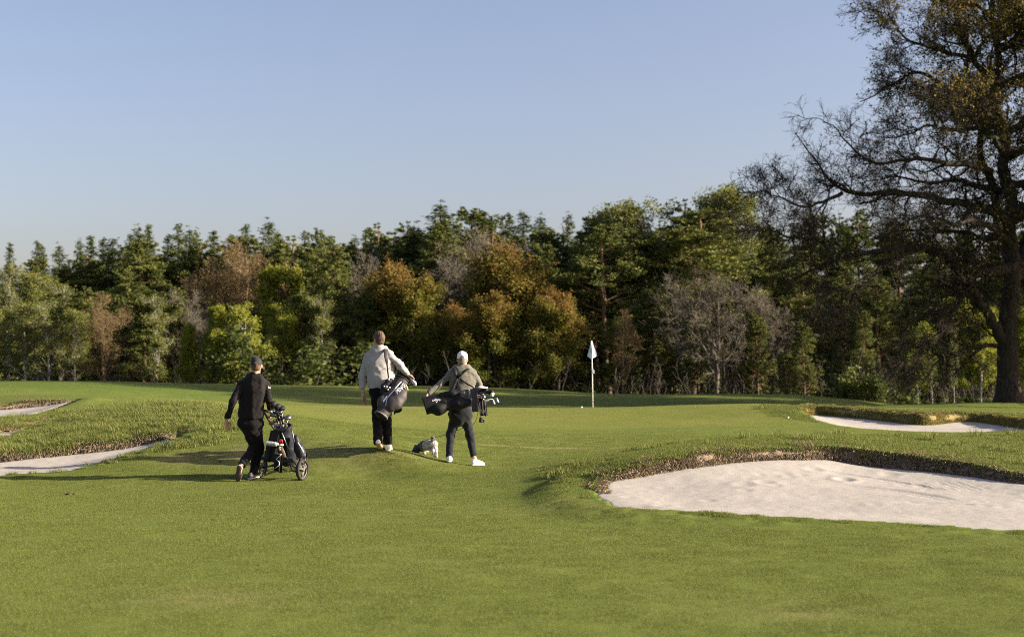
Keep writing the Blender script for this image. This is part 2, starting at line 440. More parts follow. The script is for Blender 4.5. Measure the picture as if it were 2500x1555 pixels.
goldens = inview * (1 - bare) * lipdry * (sdall > -.02) * (P2[:, 1] < 45)
# the collar on the near side of the bunkers is cut lower
rscale = np.ones(len(P2))
for nm, b in BUNK.items():
    ii = near_ring(P2, b['near3'], 1.2)
    d = np.full(len(ii), 9.0); f = b['near3']
    for i in range(len(f) - 1):
        a, c = f[i, :2], f[i + 1, :2]; dd = c - a; qq = P2[ii] - a; t = np.clip((qq @ dd) / (dd @ dd), 0, 1)
        d = np.minimum(d, np.linalg.norm(qq - t[:, None] * dd, axis=1))
    rscale[ii] = np.minimum(rscale[ii], .6 + .4 * smooth01(.25, .75, d))
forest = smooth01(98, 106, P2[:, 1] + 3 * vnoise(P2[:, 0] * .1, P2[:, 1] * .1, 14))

def ground_material():
    m, nt, out = new_mat("turf")
    tc = N(nt, "ShaderNodeTexCoord"); v = tc.outputs['Object']
    f1 = noise(nt, .55, 5, .6, v); f2 = noise(nt, 6, 4, .65, v); f3 = noise(nt, 45, 3, .7, v); f4 = noise(nt, 260, 2, .7, v)
    c = ramp(nt, f1, [(.32, (0.088, 0.114, 0.022)), (.5, (0.109, 0.138, 0.027)), (.68, (0.139, 0.155, 0.040))])
    c = mixc(nt, .55, c, ramp(nt, f2, [(.3, (0.080, 0.105, 0.019)), (.7, (0.147, 0.173, 0.043))]))
    c = mixc(nt, attr(nt, 'green').outputs['Fac'], c, ramp(nt, f1, [(.3, (0.126, 0.147, 0.029)), (.7, (0.151, 0.163, 0.040))]))
    c = mixc(nt, attr(nt, 'dry').outputs['Fac'], c, ramp(nt, f2, [(.3, (.19, .16, .075)), (.7, (.28, .225, .12))]))
    c = mixc(nt, attr(nt, 'rough').outputs['Fac'], c, ramp(nt, f2, [(.3, (0.073, 0.108, 0.019)), (.7, (0.107, 0.142, 0.030))]))
    c = mixc(nt, attr(nt, 'lipdry').outputs['Fac'], c, ramp(nt, f2, [(.3, (.095, .085, .03)), (.7, (.155, .125, .055))]))
    c = mixc(nt, attr(nt, 'bare').outputs['Fac'], c, (.10, .075, .05))
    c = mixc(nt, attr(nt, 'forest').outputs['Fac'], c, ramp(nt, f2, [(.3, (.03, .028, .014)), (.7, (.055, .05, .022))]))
    g = mixc(nt, .6, f3, f4)
    c = mixc(nt, .32, c, mixc(nt, 1.0, c, ramp(nt, g, [(.3, (.25, .25, .25)), (.5, (.9, .9, .9)), (.72, (1.9, 1.8, 1.9))]), 'MULTIPLY'))
    b = N(nt, "ShaderNodeBsdfPrincipled", ins={'Roughness': .9, 'Specular IOR Level': .04})
    nt.links.new(c, b.inputs['Base Color'])
    bn = N(nt, "ShaderNodeBump", ins={'Strength': .4, 'Distance': .02}); nt.links.new(g, bn.inputs['Height'])
    nt.links.new(bn.outputs[0], b.inputs['Normal'])
    nt.links.new(b.outputs[0], out.inputs[0])
    return m
M_TURF = ground_material()
ny, nx = GX.shape
jj, ii_ = np.meshgrid(np.arange(ny - 1), np.arange(nx - 1), indexing='ij'); q = (jj * nx + ii_).ravel()
GF = np.stack([q, q + 1, q + nx + 1, q + nx], 1)
ground_me = make_mesh("ground", np.stack([P2[:, 0], P2[:, 1], GZ], 1), GF, M_TURF, True,
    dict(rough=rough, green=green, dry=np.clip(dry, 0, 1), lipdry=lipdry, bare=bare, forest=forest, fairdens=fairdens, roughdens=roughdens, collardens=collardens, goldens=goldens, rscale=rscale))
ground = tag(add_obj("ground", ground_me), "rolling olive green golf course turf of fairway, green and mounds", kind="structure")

# ---- sand
def sand_material():
    m, nt, out = new_mat("sand")
    tc = N(nt, "ShaderNodeTexCoord"); v = tc.outputs['Object']
    f1 = noise(nt, 1.3, 5, .6, v); f2 = noise(nt, 22, 4, .7, v); f3 = noise(nt, 220, 3, .7, v); f4 = noise(nt, 5.5, 6, .75, v, .6)
    c = ramp(nt, f1, [(.3, (.315, .294, .258)), (.7, (.385, .362, .325))])
    c = mixc(nt, .35, c, ramp(nt, f2, [(.3, (.25, .228, .197)), (.6, (.40, .376, .338))]))
    c = mixc(nt, ramp(nt, f4, [(.62, (0, 0, 0)), (.74, (.55, .55, .55))]), c, (.38, .31, .23))
    c = mixc(nt, .35, c, mixc(nt, 1.0, c, ramp(nt, f3, [(.3, (.45, .45, .45)), (.55, (1., 1., 1.)), (.7, (1.15, 1.15, 1.15))]), 'MULTIPLY'))
    b = N(nt, "ShaderNodeBsdfPrincipled", ins={'Roughness': .95, 'Specular IOR Level': .1})
    nt.links.new(c, b.inputs['Base Color'])
    bn = N(nt, "ShaderNodeBump", ins={'Strength': .35, 'Distance': .010}); nt.links.new(mixc(nt, .5, f2, f3), bn.inputs['Height'])
    nt.links.new(bn.outputs[0], b.inputs['Normal'])
    nt.links.new(b.outputs[0], out.inputs[0])
    return m
M_SAND = sand_material()
def sand_detail(x, y, nm):
    z = .008 * vnoise(x * 1.1, y * 1.1, 31) + .003 * vnoise(x * 5, y * 5, 32) + .0025 * vnoise(x * 14, y * 14, 33)
    if nm == 'front_right':
        r = np.random.default_rng(5)
        dents = [(4.35, 18.6, .095, .036), (2.95, 18.1, .10, .03), (3.25, 18.3, .09, .03), (2.9, 17.7, .07, .02), (3.65, 18.7, .06, .02), (5.0, 18.2, .07, .02), (6.3, 17.2, .08, .02), (2.35, 17.0, .07, .02), (1.75, 16.5, .08, .02), (4.1, 19.3, .09, .03), (5.1, 19.2, .1, .03)]
        for _ in range(26): dents.append((r.uniform(1.4, 6.5), r.uniform(15.8, 19), r.uniform(.04, .09), r.uniform(.006, .018)))
        for cx, cy, rr, dp in dents:
            d2 = ((x - cx) ** 2 + ((y - cy) * .8) ** 2) / rr ** 2
            z = z - dp * (.75 if dp > .034 else .3) * np.exp(-d2) + dp * (.4 if dp > .034 else .2) * np.exp(-((np.sqrt(d2) - 1.7) ** 2) * 3)
        # rake strokes
        rk = (np.abs(x - 5.55 + .15 * (y - 18.1)) < .42) & (np.abs(y - 18.15) < .36)
        z = z + np.where(rk, .007 * np.sin(x * 58 + y * 8), 0)
        for (cx, cy, R, w) in ((3.6, 16.6, 1.55, .05), (3.6, 16.6, 1.68, .05), (5.9, 15.2, 1.6, .05), (3.3, 17.4, 2.1, .05)):
            d = np.hypot(x - cx, y - cy) - R
            a = np.arctan2(y - cy, x - cx)
            z = z - .02 * np.exp(-(d / w) ** 2) * smooth01(.1, .35, a) * smooth01(1.5, 1.1, a)
        d = np.abs((y - 16.62) + .32 * (x - 5.1)); t = np.abs(x - 5.0)
        z = z - .025 * np.exp(-(d / .03) ** 2) * (t < .33)
    return z
for nm, b in BUNK.items():
    ring = b['ring']; h = .04 if nm in ('front_right', 'front_left') else .09
    lo = ring[:, :2].min(0) - .4; hi = ring[:, :2].max(0) + .4
    X, Y = np.meshgrid(np.arange(lo[0], hi[0], h), np.arange(lo[1], hi[1], h)); sh = X.shape
    p = np.stack([X.ravel(), Y.ravel()], 1); sd = sdist(p, ring)
    z = b['tps'](p[:, 0], p[:, 1]) - .05 * smooth01(-.1, -1.0, sd) + sand_detail(p[:, 0], p[:, 1], nm) * smooth01(.0, -.25, sd) - np.maximum(sd, 0) * .6
    keep = (sd < .25).reshape(sh); k4 = keep[:-1, :-1] & keep[1:, :-1] & keep[:-1, 1:] & keep[1:, 1:]
    jj, i2 = np.where(k4); q = jj * sh[1] + i2
    F = np.stack([q, q + 1, q + sh[1] + 1, q + sh[1]], 1)
    used, inv = np.unique(F, return_inverse=True)
    V = np.stack([p[:, 0], p[:, 1], z], 1)[used]
    tag(add_obj("bunker_sand", make_mesh("bunker_sand", V, inv.reshape(-1, 4), M_SAND)), b['label'], kind="structure")

# ---- earth lips
def earth_material(name, lo, hi):
    m, nt, out = new_mat(name)
    tc = N(nt, "ShaderNodeTexCoord"); v = tc.outputs['Object']
    f2 = noise(nt, 9, 5, .7, v); f3 = noise(nt, 60, 4, .75, v)
    c = mixc(nt, .5, ramp(nt, f2, [(.3, lo), (.7, hi)]), ramp(nt, f3, [(.35, tuple(a * .55 for a in lo)), (.7, tuple(a * 1.35 for a in hi))]))
    b = N(nt, "ShaderNodeBsdfPrincipled", ins={'Roughness': .95, 'Specular IOR Level': .1}); nt.links.new(c, b.inputs['Base Color'])
    bn = N(nt, "ShaderNodeBump", ins={'Strength': .8, 'Distance': .03}); nt.links.new(mixc(nt, .5, f2, f3), bn.inputs['Height']); nt.links.new(bn.outputs[0], b.inputs['Normal'])
    nt.links.new(b.outputs[0], out.inputs[0]); return m
M_EARTH = earth_material("earth", (.10, .078, .057), (.27, .212, .155))
M_GOLDLIP = earth_material("dry_turf", (.15, .125, .05), (.30, .24, .11))
def catmull(pts, step):
    out = []; n = len(pts)
    for i in range(n - 1):
        p0, p1, p2, p3 = pts[max(i - 1, 0)], pts[i], pts[i + 1], pts[min(i + 2, n - 1)]
        k = max(2, int(np.linalg.norm(p2 - p1) / step))
        for t in np.arange(k) / k:
            out.append(0.5 * (2 * p1 + (p2 - p0) * t + (2 * p0 - 5 * p1 + 4 * p2 - p3) * t * t + (3 * p1 - p0 - 3 * p2 + p3) * t ** 3))
    out.append(pts[-1]); return np.array(out)
def ring_far(b):
    """the stretch of the smoothed ring that runs along the far edge"""
    r = b['ring']; f = b['far3']
    i0 = int(np.argmin(np.hypot(*(r[:, :2] - f[0, :2]).T))); i1 = int(np.argmin(np.hypot(*(r[:, :2] - f[-1, :2]).T)))
    return r[i0:i1 + 1]
LIP = []
for nm, b in BUNK.items():
    f = ring_far(b)
    ends = [b['near3'][0], b['near3'][1] * .6 + b['near3'][0] * .4] if nm in ('front_right', 'far_right') else []
    f = np.concatenate([f] + [np.array([e]) for e in ends]) if ends else np.concatenate([[b['near3'][-1]], f, *( [[np.array(b['ext2'][0])]] if b.get('ext2') else [])])
    line = catmull(f, .035 if 'front' in nm else .08); n = len(line)
    tang = np.gradient(line[:, :2], axis=0); tang /= np.linalg.norm(tang, axis=1)[:, None] + 1e-9
    nrm = np.stack([-tang[:, 1], tang[:, 0]], 1)                     # towards the sand
    cen = b['ring'][:, :2].mean(0)
    if ((cen - line[:, :2]) * nrm).sum(1).mean() < 0: nrm = -nrm
    back = line[:, :2] - nrm * .10
    ztop = ground_z(back[:, 0], back[:, 1]); zbot = b['tps'](line[:, 0], line[:, 1]) - .08
    ztop = np.maximum(ztop, zbot + .1)
    s = np.concatenate([[0], np.cumsum(np.linalg.norm(np.diff(line[:, :2], axis=0), axis=1))])
    taper = smooth01(0, .35, s) * smooth01(0, .35, s[-1] - s)
    ztop = zbot + (ztop - zbot) * (.6 + .4 * taper) - .04 * (1 - taper)
    K = 9; V = []
    for k in range(K):
        t = k / (K - 1)
        bulge = (-.10 + .17 * t + .07 * math.sin(t * math.pi * 1.15)) if k else -.14
        wob = .05 * vnoise(s * 2.2, np.full(n, t * 3 + 1), 41) + .035 * vnoise(s * 7, np.full(n, t * 6), 42) + .02 * vnoise(s * 18, np.full(n, t * 11), 43)
        xy = line[:, :2] + nrm * (bulge + wob * (1 if k else .3))[:, None]
        z = ztop + (.015 if k else -.05) - (ztop - zbot) * t + (.02 * vnoise(s * 9, np.full(n, t * 5), 44) if k else 0)
        V.append(np.column_stack([xy, z]))
    V = np.stack(V, 1).reshape(-1, 3)
    i, k = np.meshgrid(np.arange(n - 1), np.arange(K - 1), indexing='ij'); q = (i * K + k).ravel()
    F = np.stack([q, q + 1, q + K + 1, q + K], 1)
    lo = add_obj("bunker_lip", make_mesh("bunker_lip", V, F, M_GOLDLIP if nm == 'far_right' else M_EARTH, True))
    tag(lo, b['lip'], kind="structure")
    LIP.append((nm, line, nrm, ztop, zbot, s, taper))

# ---- grass blades
def blade_patch(n, rad_, h, w, lean, seed, seg=1, tint=(0, 1), disc=True):
    r = np.random.default_rng(seed)
    a = r.uniform(0, 2 * np.pi, n); d = rad_ * np.sqrt(r.uniform(0, 1, n))
    p = np.stack([d * np.cos(a), d * np.sin(a), np.full(n, -.01)], 1)
    az = r.uniform(0, 2 * np.pi, n); hh = h * r.uniform(.55, 1.25, n); ln = hh * lean * r.uniform(.2, 1.3, n)
    side = np.stack([-np.sin(az), np.cos(az), np.zeros(n)], 1) * (w * r.uniform(.7, 1.3, n) / 2)[:, None]
    dirv = np.stack([np.cos(az), np.sin(az), np.zeros(n)], 1)
    tn = r.uniform(*tint, n)
    if seg == 1:
        V = np.stack([p - side, p + side, p + dirv * ln[:, None] + np.array((0, 0, 1)) * hh[:, None]], 1).reshape(-1, 3)
        F = np.arange(3 * n).reshape(n, 3); T = np.repeat(tn, 3)
    else:
        mid = p + dirv * (ln * .3)[:, None] + np.array((0, 0, 1)) * (hh * .62)[:, None]
        tip = p + dirv * (ln * 1.0)[:, None] + np.array((0, 0, 1)) * (hh * .98)[:, None]
        V = np.stack([p - side, p + side, mid - side * .75, mid + side * .75, tip], 1).reshape(-1, 3)
        o = np.arange(n) * 5
        F = np.concatenate([np.stack([o, o + 1, o + 3], 1), np.stack([o, o + 3, o + 2], 1), np.stack([o + 2, o + 3, o + 4], 1)]); T = np.repeat(tn, 5)
    return V, F, T

def scatter(obj, attr_name, density, seed, smin, smax):
    ng = bpy.data.node_groups.new("scatter_" + obj.name, 'GeometryNodeTree')
    ng.interface.new_socket("Geometry", in_out='INPUT', socket_type='NodeSocketGeometry')
    ng.interface.new_socket("Geometry", in_out='OUTPUT', socket_type='NodeSocketGeometry')
    nd, lk = ng.nodes, ng.links
    gi, go = nd.new("NodeGroupInput"), nd.new("NodeGroupOutput")
    oi = nd.new("GeometryNodeObjectInfo"); oi.inputs[0].default_value = ground
    na = nd.new("GeometryNodeInputNamedAttribute"); na.data_type = 'FLOAT'; na.inputs[0].default_value = attr_name
    mu = nd.new("ShaderNodeMath"); mu.operation = 'MULTIPLY'; mu.inputs[1].default_value = density
    lk.new(na.outputs[0], mu.inputs[0])
    dp = nd.new("GeometryNodeDistributePointsOnFaces"); dp.inputs['Seed'].default_value = seed
    lk.new(oi.outputs['Geometry'], dp.inputs['Mesh']); lk.new(mu.outputs[0], dp.inputs['Density'])
    rv = nd.new("FunctionNodeRandomValue"); rv.data_type = 'FLOAT_VECTOR'; rv.inputs[0].default_value = (0, 0, 0); rv.inputs[1].default_value = (0, 0, 6.2832)
    ro = nd.new("FunctionNodeRotateEuler"); ro.rotation_type = 'EULER' if hasattr(ro, 'rotation_type') else None; ro.space = 'LOCAL'
    lk.new(dp.outputs['Rotation'], ro.inputs[0]); lk.new(rv.outputs[0], ro.inputs[1])
    rs = nd.new("FunctionNodeRandomValue"); rs.data_type = 'FLOAT'; rs.inputs[2].default_value = smin; rs.inputs[3].default_value = smax; rs.inputs['Seed'].default_value = 5
    ip = nd.new("GeometryNodeInstanceOnPoints")
    lk.new(dp.outputs['Points'], ip.inputs['Points']); lk.new(gi.outputs[0], ip.inputs['Instance'])
    sa = nd.new("GeometryNodeInputNamedAttribute"); sa.data_type = 'FLOAT'; sa.inputs[0].default_value = 'rscale'
    sm = nd.new("ShaderNodeMath"); sm.operation = 'MULTIPLY'; lk.new(rs.outputs[1], sm.inputs[0]); lk.new(sa.outputs[0], sm.inputs[1])
    lk.new(ro.outputs[0], ip.inputs['Rotation']); lk.new(sm.outputs[0], ip.inputs['Scale'])
    lk.new(ip.outputs[0], go.inputs[0])
    md = obj.modifiers.new("scatter", 'NODES'); md.node_group = ng

M_FAIR = leaf_mat("mown_blades", [(.0, (0.086, 0.113, 0.021)), (.5, (0.133, 0.162, 0.034)), (.85, (0.181, 0.201, 0.056)), (1., (0.258, 0.255, 0.105))], .3, .6, 0.0)
M_ROUGH = leaf_mat("rough_blades", [(.0, (.098, .132, .022)), (.5, (.155, .190, .040)), (.8, (.215, .228, .068)), (1., (.29, .27, .125))], .35, .55, 0.0)
M_DRY = leaf_mat("dry_blades", [(.0, (.10, .075, .035)), (.5, (.19, .15, .075)), (1., (.30, .24, .13))], .25, .7, 0.0)
V, F, T = blade_patch(330, .17, .020, .0042, .9, 1)
o = add_obj("fairway_grass", make_mesh("fairway_grass", V, F, M_FAIR, False, dict(tint=T)))
tag(o, "short mown grass of the fairway in the foreground", kind="stuff"); scatter(o, 'fairdens', 42.0, 3, .75, 1.15)
V, F, T = blade_patch(170, .17, .085, .0065, .75, 2, 2)
o = add_obj("rough_grass", make_mesh("rough_grass", V, F, M_ROUGH, False, dict(tint=T)))
tag(o, "longer tufted grass on the mounds around the bunkers", kind="stuff"); scatter(o, 'roughdens', 34.0, 4, .45, 1.25)
V, F, T = blade_patch(330, .18, .036, .005, .8, 12, 2)
o = add_obj("collar_grass", make_mesh("collar_grass", V, F, M_ROUGH, False, dict(tint=T)))
tag(o, "dense shorter rough round the two bunkers at right", kind="stuff"); scatter(o, 'collardens', 42.0, 14, .7, 1.2)
V, F, T = blade_patch(60, .09, .15, .007, .8, 6, 2)
o = add_obj("rough_grass", make_mesh("rough_tufts", V, F, M_ROUGH, False, dict(tint=T)))
tag(o, "scattered taller tufts standing out of the rough", kind="stuff"); scatter(o, 'roughdens', 7.0, 9, .5, 1.2)
V, F, T = blade_patch(110, .12, .075, .007, 1.2, 3, 2)
o = add_obj("dry_grass", make_mesh("dry_grass", V, F, M_DRY, False, dict(tint=T)))
tag(o, "straw coloured dry grass along the bunker lips", kind="stuff"); scatter(o, 'goldens', 16.0, 8, .5, 1.2)

# roots and dead grass hanging over each lip
def hang(nm, line, nrm, ztop, zbot, s, per_m, mat, colour_label, seed, up=False):
    r = np.random.default_rng(seed); L = s[-1]; n = int(per_m * L)
    u = r.uniform(0, L, n); k = np.clip(np.searchsorted(s, u), 1, len(s) - 1)
    tt = r.uniform(0, 1, n) ** 1.3 if not up else r.uniform(-.05, .34, n) * (.5 + .5 * vnoise(u * 3.1, u * 0, seed))
    base = line[k].copy(); base[:, 2] = ztop[k] + .01 - (ztop[k] - zbot[k] - .08) * tt
    off = -.07 + .17 * tt + r.uniform(-.04, .05, n)
    base[:, :2] += nrm[k] * off[:, None]
    ln = r.uniform(.03, .11, n) * (1.25 if up else 1); az = r.uniform(-.9, .9, n)
    out = np.stack([nrm[k][:, 0] * np.cos(az) - nrm[k][:, 1] * np.sin(az), nrm[k][:, 0] * np.sin(az) + nrm[k][:, 1] * np.cos(az), np.zeros(n)], 1)
    droop = r.uniform(-1.1, .5, n)
    d = out * np.cos(droop)[:, None] * .7 + np.array((0, 0, 1)) * np.sin(droop)[:, None]
    side = np.cross(d, r.normal(size=(n, 3))); side /= np.linalg.norm(side, axis=1)[:, None] + 1e-9
    w = r.uniform(.003, .007, n)[:, None]
    mid = base + d * (ln * .6)[:, None]; tip = mid + (d + np.array((0, 0, -.7))) * (ln * .5)[:, None]
    V = np.stack([base - side * w, base + side * w, mid - side * w * .8, mid + side * w * .8, tip], 1).reshape(-1, 3)
    o = np.arange(n) * 5
    F = np.concatenate([np.stack([o, o + 1, o + 3], 1), np.stack([o, o + 3, o + 2], 1), np.stack([o + 2, o + 3, o + 4], 1)])
    ob = add_obj("lip_grass", make_mesh("lip_grass", V, F, mat, False, dict(tint=np.repeat(r.uniform(0, 1, n), 5))))
    tag(ob, colour_label, kind="stuff")
M_ROOT = leaf_mat("root_blades", [(.0, (.10, .075, .05)), (.5, (.22, .17, .115)), (.9, (.32, .25, .165)), (1., (.17, .17, .06))], .15, .8, 0.0)
M_GOLD = leaf_mat("golden_blades", [(.0, (.16, .16, .035)), (.5, (.26, .22, .06)), (1., (.36, .28, .10))], .3, .7, 0.0)
for q, (nm, line, nrm, ztop, zbot, s, taper) in enumerate(LIP):
    hang(nm, line, nrm, ztop, zbot, s, dict(front_right=2600, front_left=2600, far_right=3600).get(nm, 1200), M_GOLD if nm == 'far_right' else M_ROOT,
         {"front_right": "dead grass and roots hanging over the large front bunker lip", "front_left": "dead grass and roots tufting the front left bunker lip",
          "middle_left": "dead grass on the dark bank between the left mounds", "far_left": "dead grass along the farthest left bunker lip",
          "far_right": "golden grass hanging over the distant right bunker lip"}[nm], 60 + q)
    if nm in ('front_right', 'front_left', 'far_left', 'middle_left'):
        hang(nm, line, nrm, ztop, zbot, s, 1200 if 'front' in nm else 700, M_ROUGH, "green and straw grass overhanging the top of the " + nm.replace('_', ' ') + " bunker lip", 90 + q, True)
print("ground", round(time.time() - T0, 1))
# ================================================================== TREES
class Acc:
    """gathers many tubes and leaves; one mesh each for wood and for leaves"""
    def __init__(s): s.V, s.F, s.A, s.n, s.LV, s.LT = [], [], [], 0, [], []
    def tubes(s, P, R, sides=4, a=0.0):
        """P (n,m,3) polylines, R (n,m) radii"""
        n, m, _ = P.shape
        t = np.gradient(P, axis=1); t /= np.linalg.norm(t, axis=2, keepdims=True) + 1e-9
        ref = np.where(np.abs(t[:, :1, 2:3]) > .85, np.array((1., 0, 0)), np.array((0., 0, 1.)))
        b = np.cross(t, np.broadcast_to(ref, t.shape)); b /= np.linalg.norm(b, axis=2, keepdims=True) + 1e-9
        c = np.cross(b, t)
        an = np.linspace(0, 2 * np.pi, sides, endpoint=False)
        V = P[:, :, None] + R[:, :, None, None] * (np.cos(an)[:, None] * b[:, :, None] + np.sin(an)[:, None] * c[:, :, None])
        i, j, k = np.meshgrid(np.arange(n), np.arange(m - 1), np.arange(sides), indexing='ij')
        i, j, k = i.ravel(), j.ravel(), k.ravel(); k2 = (k + 1) % sides
        o = i * m * sides
        F = np.stack([o + j * sides + k, o + j * sides + k2, o + (j + 1) * sides + k2, o + (j + 1) * sides + k], 1) + s.n
        s.V.append(V.reshape(-1, 3)); s.F.append(F); s.n += n * m * sides
        av = np.broadcast_to(np.asarray(a, float), (n, m)) if np.ndim(a) < 2 else a
        s.A.append(np.repeat(np.ascontiguousarray(av).reshape(-1), sides))
    def leaves(s, C, size, tint, rng, elong=1.6, axis=None, flat=0.0):
        """kite shaped leaf (two triangles, slightly folded) at every centre C"""
        n = len(C)
        if n == 0: return
        d = rng.normal(size=(n, 3)) if axis is None else axis + rng.normal(size=(n, 3)) * .25
        if flat: d[:, 2] *= (1 - flat)
        d /= np.linalg.norm(d, axis=1)[:, None] + 1e-9
        u = np.cross(d, rng.normal(size=(n, 3))); u /= np.linalg.norm(u, axis=1)[:, None] + 1e-9
        sz = (size * rng.uniform(.6, 1.3, n))[:, None]
        w = np.cross(d, u) * sz * .12
        V = np.stack([C - d * sz * elong / 2, C + u * sz / 2 + w, C + d * sz * elong / 2, C - u * sz / 2 + w], 1)
        s.LV.append(V.reshape(-1, 3)); s.LT.append(np.repeat(np.broadcast_to(tint, (n,)), 4))
    def wood_mesh(s, name, mat):
        return make_mesh(name, np.concatenate(s.V), np.concatenate(s.F), mat, True, dict(hgt=np.concatenate(s.A)))
    def leaf_mesh(s, name, mat):
        V = np.concatenate(s.LV); n = len(V) // 4; o = np.arange(n) * 4
        F = np.concatenate([np.stack([o, o + 1, o + 2], 1), np.stack([o, o + 2, o + 3], 1)])
        return make_mesh(name, V, F, mat, False, dict(tint=np.concatenate(s.LT)))

def spawn(P, R, k, rng, t0, t1, ang0, ang1, L, m, wob=.12, up=0.0, r_ratio=.5, r_tip=.25, lfall=0.5, rmin=.008, az=None):
    """k children on every polyline of P; L: length (scalar or range, scaled down towards the parent's tip by lfall)"""
    n, mp, _ = P.shape
    t = np.sort(rng.uniform(t0, t1, (n, k)), axis=1).ravel()
    pi = np.repeat(np.arange(n), k)
    f = t * (mp - 1); i = np.minimum(f.astype(int), mp - 2); fr = (f - i)[:, None]
    p = P[pi, i] * (1 - fr) + P[pi, i + 1] * fr
    tg = P[pi, i + 1] - P[pi, i]; tg /= np.linalg.norm(tg, axis=1)[:, None] + 1e-9
    r0 = R[pi, i] * (1 - fr[:, 0]) + R[pi, i + 1] * fr[:, 0]
    x = np.cross(tg, rng.normal(size=tg.shape)); x /= np.linalg.norm(x, axis=1)[:, None] + 1e-9
    a = rng.uniform(ang0, ang1, n * k)[:, None]
    d = tg * np.cos(a) + x * np.sin(a); d[:, 2] += up; d /= np.linalg.norm(d, axis=1)[:, None] + 1e-9
    ln = (rng.uniform(*L, n * k) if np.ndim(L) else np.full(n * k, L)) * (1 - lfall * (t - t0) / max(1e-6, t1 - t0))
    out = np.empty((n * k, m, 3)); out[:, 0] = p; cur = d.copy()
    for q in range(1, m):
        out[:, q] = out[:, q - 1] + cur * (ln / (m - 1))[:, None]
        cur = cur + rng.normal(size=cur.shape) * wob; cur[:, 2] += up * .35; cur /= np.linalg.norm(cur, axis=1)[:, None] + 1e-9
    rr = np.maximum(r0 * r_ratio, rmin)[:, None] * np.linspace(1, r_tip, m)[None]
    return out, np.maximum(rr, rmin * .6)

def trunk_line(h, m, bend, rng, lean=0.0):
    z = np.linspace(0, h, m); x = np.cumsum(rng.normal(size=m) * bend) * np.linspace(0, 1, m) + lean * z; y = np.cumsum(rng.normal(size=m) * bend) * np.linspace(0, 1, m)
    return np.stack([x, y, z], 1)[None]

def bark(name, lo, hi, top=None, white=False):
    m, nt, out = new_mat(name)
    tc = N(nt, "ShaderNodeTexCoord"); mp = N(nt, "ShaderNodeMapping"); mp.inputs['Scale'].default_value = (6, 6, 1.3) if not white else (2, 2, 7)
    nt.links.new(tc.outputs['Object'], mp.inputs[0])
    f = noise(nt, 2.0, 5, .7, mp.outputs[0])
    c = ramp(nt, f, [(.35, lo), (.65, hi)]) if not white else ramp(nt, f, [(.36, lo), (.44, hi)])
    if top is not None:
        c = mixc(nt, ramp(nt, attr(nt, 'hgt').outputs['Fac'], [(.25, (0, 0, 0)), (.5, (1, 1, 1))]), c, ramp(nt, f, [(.35, tuple(a * .7 for a in top)), (.65, top)]))
    b = N(nt, "ShaderNodeBsdfPrincipled", ins={'Roughness': .9, 'Specular IOR Level': .1}); nt.links.new(c, b.inputs['Base Color'])
    bn = N(nt, "ShaderNodeBump", ins={'Strength': .7, 'Distance': .05}); nt.links.new(f, bn.inputs['Height']); nt.links.new(bn.outputs[0], b.inputs['Normal'])
    nt.links.new(b.outputs[0], out.inputs[0]); return m
B_GREY = bark("grey_bark", (.05, .043, .036), (.15, .13, .11))
B_TWIG = bark("twig_bark", (.09, .079, .060), (.185, .163, .125))
B_BROWN = bark("russet_bark", (.12, .085, .055), (.26, .19, .12))
B_PINE = bark("pine_bark", (.07, .05, .038), (.16, .115, .085), top=(.21, .128, .078))
B_BIRCH = bark("birch_bark", (.06, .055, .05), (.46, .44, .40), white=True)
B_OAK = bark("oak_bark", (.020, .017, .014), (.065, .054, .043))
L_SPRUCE = leaf_mat("spruce_needles", [(.0, (0.032, 0.050, 0.016)), (.5, (0.061, 0.081, 0.021)), (1., (0.123, 0.123, 0.032))], .12, .6)
L_PINE = leaf_mat("pine_needles", [(.0, (0.058, 0.081, 0.023)), (.5, (0.116, 0.137, 0.034)), (1., (0.196, 0.199, 0.048))], .15, .6)
L_BIRCH = leaf_mat("birch_leaves", [(.0, (0.110, 0.130, 0.025)), (.5, (0.171, 0.184, 0.038)), (1., (0.242, 0.232, 0.065))], .4, .5)
L_LIME = leaf_mat("lime_leaves", [(.0, (0.171, 0.204, 0.022)), (.5, (0.259, 0.281, 0.036)), (1., (0.352, 0.341, 0.058))], .45, .5)
L_MAPLE = leaf_mat("maple_leaves", [(.0, (.084, .102, .016)), (.45, (.140, .142, .024)), (.75, (.190, .140, .030)), (1., (.205, .115, .036))], .35, .5, .16)
L_BUD = leaf_mat("opening_buds", [(.0, (0.123, 0.095, 0.040)), (.5, (0.209, 0.151, 0.055)), (1., (0.275, 0.213, 0.070))], .35, .6)
L_OAKB = leaf_mat("oak_buds", [(.0, (.085, .088, .020)), (.5, (.135, .118, .026)), (1., (.22, .158, .035))], .35, .6, 0)
L_BUSH = leaf_mat("bush_leaves", [(.0, (0.033, 0.049, 0.012)), (.5, (0.066, 0.086, 0.020)), (1., (0.121, 0.135, 0.032))], .3, .6)

